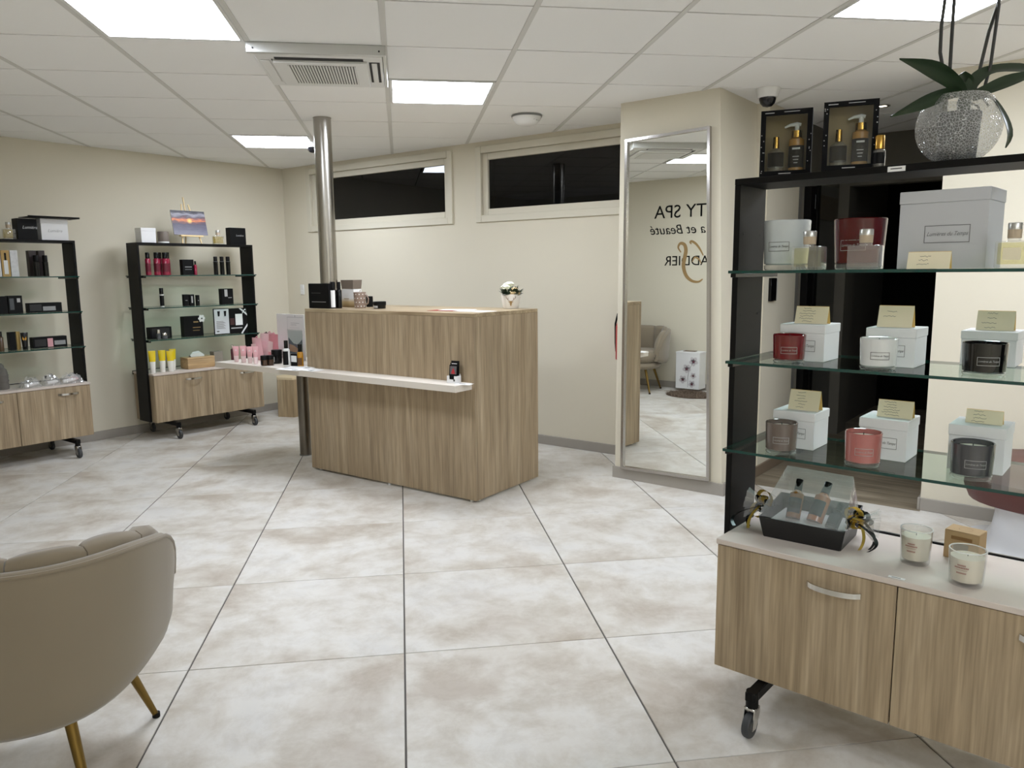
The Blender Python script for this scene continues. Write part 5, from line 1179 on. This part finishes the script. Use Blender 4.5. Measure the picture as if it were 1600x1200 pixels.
t = thing('mug', 'taupe mug with white dots on the desk', 'mug', loc, rz); r = wd/2; MG = mat('mug_taupe', (146, 126, 112), .3); MW = mat('mug_white', (236, 234, 230), .25)
bm = BM(); lathe(bm, [(0, 0), (r*.86, 0), (r*.9, .003), (r, h), (r-.003, h), (r*.88-.003, .006), (0, .006)], 28); obj('cup', bm, MG, t)
bm = BM()
for k in range(4):
    for i in range(11):
        a = 2*PI*(i+.5*(k % 2))/11; zz = h*(.12+.25*k); rr_ = (r*.9+(r*.1)*zz/h)+.0004; M = Matrix.Rotation(a, 4, 'Z') @ Matrix.Translation((rr_, 0, zz)) @ Matrix.Rotation(PI/2, 4, 'Y'); lathe(bm, [(0, .0004), (.0042, 0)], 8, M=M)
obj('dots', bm, MW, t)
HA = math.radians(12); bm = BM(); tube(bm, [(math.cos(HA)*x, math.sin(HA)*x, z) for x, z in ((r*.93, h*.82), (r*1.35, h*.80), (r*1.62, h*.58), (r*1.5, h*.32), (r*.92, h*.16))], .0045, 8); obj('handle', bm, MG, t)
bm = BM(); tube(bm, [(-.01, .01, .01), (-.016, .018, h+.012)], .003, 6); lathe(bm, [(0, 0), (.006, .004), (0, .008)], 8, (-.016, .018, h+.008)); obj('spoon', bm, CHROME, t)
loc, rz, wd, h = dsk(572, 578, 463, 479.5, .36); carton('cosmetic_box', 'small black box half hidden behind the dotted mug', loc, rz, max(wd, .03), .03, h, BLACKC)
loc, rz, wd, h = dsk(583, 603.5, 471, 481.3, .22, cyl_=True)
t = thing('cream_jar', 'small black cream jar right of the mug', 'jar', loc, rz); bm = BM(); lathe(bm, [(0, 0), (wd*.46, 0), (wd*.48, h*.5), (0, h*.5)], 24); obj('jar', bm, BLACKG, t); bm = BM(); lathe(bm, [(0, h*.51), (wd*.5, h*.51), (wd*.5, h*.96), (wd*.47, h), (0, h)], 24); obj('lid', bm, BLACKM, t)
bm = BM(); lathe(bm, [(wd*.485, h*.12), (wd*.485, h*.42)], 8, M=Matrix.Rotation(-PI*.65, 4, 'Z'), ang=PI*.3); obj('label_print', bm, SILV, t)
def sheet(label, px, py, w_, d, rot, m, z=DH+.0006, dx=0., pr_=None, cat='paper'):
    p = onz(px, py, z); t = thing('leaflet', label, cat, (p.x, p.y, z), DK.a+rot); bm = BM(); box(bm, -w_/2, w_/2, -d/2, d/2, 0, .0012); obj('sheet', bm, m, t, smooth=False)
    if pr_:
        bm = BM(); box(bm, pr_[0]*w_, pr_[1]*w_, pr_[2]*d, pr_[3]*d, .0012, .0015); obj('print', bm, pr_[4], t, smooth=False)
sheet('dark red leaflet lying at the front of the desk top', 695, 485.2, .2, .1, .1, mat('red_paper', (150, 44, 40), .6))
sheet('white sheet of paper lying near the desk front corner', 742, 486.3, .24, .14, -.12, PAPER)
sheet('white leaflet lying behind the dark red one on the desk', 715, 484.2, .21, .12, .3, PAPER, z=DH+.0026)
# flower pot
loc, rz, wd, h = dsk(783.5, 813, 459.5, 481.5, .585, cyl_=True)
t = thing('flower_pot', 'white pot with a gold stag head and small artificial flowers', 'flower pot', loc, rz); r = wd/2
bm = BM(); lathe(bm, [(0, 0), (r*.74, 0), (r*.84, h*.12), (r*.97, h*.6), (r, h), (r-.004, h), (r*.9, h*.6), (0, h*.5)], 28); obj('pot', bm, mat('pot_white', (232, 228, 220), .3), t)
va = math.atan2(-loc.y, -loc.x)-rz
def onpot(x, z): 
    a = va+x/r; rr_ = r*(.86+.14*min(z/h, 1))*1.02+.0012; return (rr_*math.cos(a), rr_*math.sin(a), z)
bm = BM(); bm.faces.new([bm.verts.new(onpot(x*r, z*h)) for x, z in ((-.16, .50), (0, .56), (.16, .50), (.1, .34), (.04, .2), (-.04, .2), (-.1, .34))]); bm.faces.new([bm.verts.new(onpot(x*r, z*h)) for x, z in ((-.34, .52), (-.16, .44), (-.14, .5))]); bm.faces.new([bm.verts.new(onpot(x*r, z*h)) for x, z in ((.34, .52), (.16, .44), (.14, .5))]); obj('stag_head_print', bm, GOLDK, t)
bm = BM(); AN = mat('antler_print', (150, 130, 112), .5)
for s in (-1, 1):
    for q in (((.1, .54), (.3, .62), (.45, .74), (.5, .9)), ((.3, .62), (.28, .78)), ((.42, .7), (.56, .8))): tube(bm, [onpot(s*x*r, z*h) for x, z in q], .0016, 5)
obj('antler_print', bm, AN, t)
rnd = random.Random(12); GRN = mat('leaf_green', (38, 58, 34), .5); PALE = mat('petal_cream', (236, 238, 214), .6); ROSE = mat('rose_cream', (228, 200, 150), .6)
def blossom(x, y, z, r_, m):
    bm = BM()
    for k in range(3):
        for i in range(5):
            M = Matrix.Translation((x, y, z)) @ Matrix.Rotation(2*PI*i/5+k, 4, 'Z') @ Matrix.Rotation(.35+.45*k, 4, 'Y') @ Matrix.Translation((r_*.45, 0, 0)) @ Matrix.Diagonal((r_*.6, r_*.5, r_*.25, 1)); lathe(bm, [(0, -1), (.8, -.5), (1, 0), (.8, .5), (0, 1)], 8, M=M)
    obj('blossom', bm, m, t)
for x, y, z, r_, m in ((-.5, -.35, 1.62, .55, PALE), (-.1, -.2, 1.82, .55, PALE), (-.35, .2, 1.75, .5, PALE), (.2, -.6, 1.2, .46, ROSE), (.66, -.35, 1.16, .42, ROSE), (.4, -.4, 1.45, .38, ROSE)):
    vx = Vector((math.cos(va+PI/2), math.sin(va+PI/2), 0)); vy = Vector((-math.cos(va), -math.sin(va), 0)); p = vx*(x*r)+vy*(y*r); blossom(p.x, p.y, z*h, r_*r, m)
for k in range(54):
    a = rnd.random()*2*PI; L_ = r*rnd.uniform(.8, 1.35); e = rnd.uniform(.1, 1.2); b0 = Vector((math.cos(a)*r*.4, math.sin(a)*r*.4, h*.9)); d = Vector((math.cos(a)*math.cos(e), math.sin(a)*math.cos(e), math.sin(e))); s = Vector((-math.sin(a), math.cos(a), 0))*r*.3
    if k < 2: d.z = -.3
    bm = BM(); q = [b0, b0+d*L_*.5-s+Vector((0, 0, .002)), b0+d*L_, b0+d*L_*.5+s+Vector((0, 0, .002))]; v = [bm.verts.new(p) for p in q]; m_ = bm.verts.new(b0+d*L_*.5-Vector((0, 0, .003))); 
    for i in range(4): bm.faces.new((v[i], v[(i+1) % 4], m_))
    obj('leaf', bm, GRN, t)

# ---- on the white counter shelf
ZL = .7205
def shl(x0, x1, yt, yb, ly, cyl_=False): return dsk(x0, x1, yt, yb, ly, ZL, cyl_)
loc, rz, wd, h = shl(697, 714, 564, 600, -.075)
t = thing('card_holder', 'white holder of black leaflets with a red picture on the counter shelf', 'leaflet holder', loc, rz+.12)
WH = mat('holder_white', (230, 230, 230), .35); w_ = .065; d = .05
for q in ((-w_/2, -w_/2+.016, 0, .003, .003, .042), (w_/2-.016, w_/2, 0, .003, .003, .042), (-w_/2+.016, w_/2-.016, 0, .003, .003, .022)):
    bm = BM(); box(bm, *q); obj('holder_front', bm, WH, t, smooth=False)
for q in ((-w_/2, -w_/2+.003, .003, d, .003, .042), (w_/2-.003, w_/2, .003, d, .003, .042), (-w_/2+.003, w_/2-.003, d-.003, d, .003, .05), (-w_/2, w_/2, 0, d, 0, .003)):
    bm = BM(); box(bm, *q); obj('holder_side', bm, WH, t, smooth=False)
bm = BM(); plate(bm, .012, .022, .012, .024, -.0003); obj('print', bm, INK, t, smooth=False)
hh = min(max(h, .11), .17); 
for k in range(3):
    bm = BM(); box(bm, -w_/2+.005, w_/2-.005, .012+.009*k, .014+.009*k, .004, hh*(.82+.09*k)); lf = obj('leaflet', bm, BLACKC, t, rot=(-.1, 0, 0), smooth=False)
    if k == 0:
        bm = BM(); plate(bm, -.022, .022, hh*.40, hh*.76, .0118, .0004); obj('grey_picture', bm, mat('grey_photo', (96, 92, 94), .5), lf, smooth=False)
        bm = BM(); prism(bm, [(-.014, hh*.42), (.014, hh*.42), (.008, hh*.56), (0, hh*.68), (-.008, hh*.56)], .0106, .0112, M=R90); obj('red_figure', bm, mat('red_print2', (178, 40, 48), .5), lf, smooth=False)
    if k == 1:
        bm = BM(); plate(bm, -.018, .018, hh*.86, hh*.885, .0208, .0004); obj('print', bm, PAPER, lf, smooth=False)
q = onz(727, 601, ZL); t = thing('leaflet', 'small white leaflet lying by the leaflet holder', 'paper', (q.x-.02, q.y+.01, ZL), DK.a+.2); bm = BM(); box(bm, -.05, .05, -.03, .03, 0, .001); obj('sheet', bm, PAPER, t, smooth=False); bm = BM(); box(bm, -.03, .01, -.004, .006, .001, .0013); obj('print', bm, INK, t, smooth=False)
PK, PKW = mat('pink_tube', (226, 172, 176), .35), mat('pale_pink', (240, 216, 216), .35)
for x0, x1, yt, yb, ly, lab in ((364, 374, 541, 568.5, -.06, 'leftmost of four pink hand cream tubes'), (375, 385.5, 540.5, 568.5, -.06, 'second from left of four pink hand cream tubes'), (385.5, 395, 541.5, 569, -.06, 'third from left of four pink hand cream tubes'), (394.5, 404, 541.5, 569, -.06, 'rightmost of four pink hand cream tubes')):
    loc, rz, wd, h = shl(x0, x1, yt, yb, ly, True); t = squeeze('cream_tube', lab, loc, rz-.15, wd*1.0, h, PK, PKW, group='pink hand cream tubes', bands=((0., .28, PKW),))
    bm = BM(); lathe(bm, [(0, 0), (wd*.18, 0)], 12, M=Matrix.Translation((0, -wd*.2, h*.72)) @ Matrix.Rotation(PI/2+.25, 4, 'X') @ Matrix.Diagonal((1, 1.5, 1, 1))); obj('oval_print', bm, PKW, t)
loc, rz, wd, h = shl(360.5, 366.5, 539, 566, .0, True); bottle('perfume_bottle', 'dark red bottle behind the leftmost pink tube', loc, rz, wd*.5, h, mat('wine_bottle', (74, 30, 38), .25), CHROME, .25)
JARB = mat('brown_jar', (66, 44, 26), .2, coat=.3)
for x0, x1, yt, yb, ly, lab, m in ((407, 418.5, 555.5, 570, -.10, 'left one of two stubby amber jars with black lids', JARB), (417, 428, 555, 569.5, -.06, 'right one of two stubby amber jars with black lids', JARB), (424, 441, 546.5, 566, .04, 'large black cream jar behind the amber jars', BLACKG)):
    loc, rz, wd, h = shl(x0, x1, yt, yb, ly, True); t = thing('cream_jar', lab, 'jar', loc, rz); bm = BM(); lathe(bm, [(0, 0), (wd*.46, 0), (wd*.49, h*.1), (wd*.49, h*.56), (0, h*.56)], 22); obj('jar', bm, m, t); bm = BM(); lathe(bm, [(0, h*.57), (wd*.5, h*.57), (wd*.5, h*.97), (wd*.47, h), (0, h)], 22); obj('lid', bm, BLACKM, t); bm = BM(); lathe(bm, [(wd*.492, h*.12), (wd*.492, h*.5)], 8, M=Matrix.Rotation(-PI*.75, 4, 'Z'), ang=PI*.4); obj('label_print', bm, SILV if m is BLACKG else BLACKC, t)
loc, rz, wd, h = shl(441.5, 453, 532, 568, -.05, True); bottle('spray_bottle', 'clear spray bottle with a black label on the counter shelf', loc, rz, wd*.5, h, mat('frost_white', (214, 214, 210), .4), BLACKG, .30, lab=(BLACKC, .1, .85), neck=.5)
loc, rz, wd, h = shl(454, 464.5, 553, 568, -.02); carton('cosmetic_box', 'black box with a white label next to the spray bottle', loc, rz, wd, .03, h, BLACKC, prints=((.1, .9, .35, .85, PAPER),))
loc, rz, wd, h = shl(464, 474, 538, 567.5, .0, True); bottle('oil_bottle', 'amber oil bottle with a black pump on the counter shelf', loc, rz, wd*.5, h, mat('honey_glass', (176, 124, 20), .2, coat=.4), BLACKG, .33, lab=(mat('brown_label', (96, 62, 22), .5), .1, .6), neck=.6)
# pink gift pouches heaped
pm = [mat('pink_film', (228, 180, 186), .25), mat('pink_film_light', (236, 204, 206), .3), mat('pink_film_deep', (214, 140, 150), .3)]
for k, (x0, x1, yt, yb, ly, rr_, lab) in enumerate(((396, 412, 528, 566, .10, -.3, 'left one of the heaped pink gift pouches'), (404, 424, 521, 564, .185, .35, 'middle one of the heaped pink gift pouches'), (418, 434, 522, 562, .12, .25, 'right one of the heaped pink gift pouches'), (412, 432, 520, 556, .26, .0, 'rear one of the heaped pink gift pouches'))):
    loc, rz, wd, h = shl(x0, x1, yt, yb, ly); t = thing('gift_pouch', lab, 'gift pouch', loc, rz, 'heaped pink gift pouches'); rnd = random.Random(k+30)
    bm = BM(); n = 6; g = [[], []]
    for sd in (0, 1):
        for i in range(n+1):
            for j in range(n+1):
                u, v = i/n*2-1, j/n; e = (1-u*u)*math.sin(PI*min(v*.9+.08, 1)); g[sd].append(bm.verts.new(((u*wd*.5*(1.1-.25*v))+rr_*v*.06, (-1 if sd == 0 else 1)*.028*e+rnd.uniform(-.002, .002), h*v)))
    for sd in (0, 1):
        for i in range(n):
            for j in range(n): q = i*(n+1)+j; bm.faces.new([g[sd][x] for x in (q, q+1, q+n+2, q+n+1)])
    obj('pouch', bm, pm[k % 3], t, ang=25); bm = BM(); plate(bm, -wd*.2, wd*.25, h*.35, h*.75, -.0305); obj('inner_card', bm, pm[1], t, rot=(0, .25*rr_*2, 0), smooth=False)
    bm = BM(); tube(bm, [(rr_*.06-.012, 0, h), (rr_*.06, .004, h*1.06), (rr_*.06+.014, 0, h*1.0)], .003, 6); obj('tie', bm, BLACKM if k == 1 else pm[2], t)
# posters behind
loc, rz, wd, h = shl(434, 478, 491, 574, .27)
t = thing('poster_board', 'white poster board standing at the left end of the desk', 'poster', loc, rz); bm = BM(); box(bm, -wd/2, wd/2*.93, 0, .006, 0, h, b=.001); obj('board', bm, WHITEC, t); 
bm = BM()
for q in ((-.12, .42, .93, .94), (-.12, .42, .55, .555), (-.12, -.115, .55, .93), (.0, .3, .80, .81), (.0, .2, .76, .77), (-.05, .3, .70, .705), (.15, .17, .93, .98)): plate(bm, wd*q[0], wd*q[1], h*q[2], h*q[3], -.0005, .0004)
obj('printed_lines', bm, mat('pale_line', (186, 188, 190), .6), t, smooth=False)
loc, rz, wd, h = shl(450, 473, 515, 572, .12)
t = thing('leaflet_stand', 'clear stand holding a mountain picture leaflet', 'leaflet holder', loc, rz); bm = BM(); box(bm, -wd/2, wd/2, 0, .003, 0, h); obj('acrylic_plate', bm, CLEAR, t, smooth=False); bm = BM(); box(bm, -wd/2, wd/2, -.035, 0, 0, .004); obj('foot', bm, CLEAR, t, smooth=False)
bm = BM(); box(bm, -wd*.48, wd*.48, .0035, .005, .004, h*.97); obj('leaflet', bm, mat('pale_sheet', (204, 206, 208), .5), t, smooth=False)
bm = BM(); prism(bm, [(-wd*.46, h*.28), (wd*.46, h*.28), (wd*.46, h*.72), (wd*.3, h*.62), (wd*.12, h*.56), (-wd*.12, h*.58), (-wd*.46, h*.76)], .0028, .0034, M=R90); obj('mountain_print', bm, mat('slate_print', (88, 98, 110), .5), t, smooth=False)
bm = BM(); prism(bm, [(-wd*.42, h*.34), (wd*.1, h*.32), (wd*.2, h*.42), (-wd*.1, h*.52), (-wd*.4, h*.56)], .0022, .0027, M=R90); obj('skin_print', bm, mat('tan_print', (176, 140, 116), .5), t, smooth=False)
for k, (px, py, rot, lab) in enumerate(((455, 577, .1, 'white printed leaflet under the spray bottle on the counter shelf'), (484, 577.5, -.15, 'white printed leaflet against the desk front on the counter shelf'), (470, 574, .4, 'topmost white leaflet of the pile on the counter shelf'))):
    q = onz(px, py, ZL+.0013*k); t = thing('leaflet', lab, 'paper', (q.x, q.y, ZL+.0013*k), DK.a+rot); bm = BM(); box(bm, -.1, .1, -.052, .052, 0, .0011); obj('sheet', bm, PAPER, t, smooth=False)
    bm = BM(); box(bm, -.07, .06, .006, .01, .0011, .0013); box(bm, -.07, .03, -.012, -.008, .0011, .0013); box(bm, .04, .08, -.04, -.01, .0011, .0013); obj('print', bm, mat('grey_print', (120, 122, 124), .6), t, smooth=False)
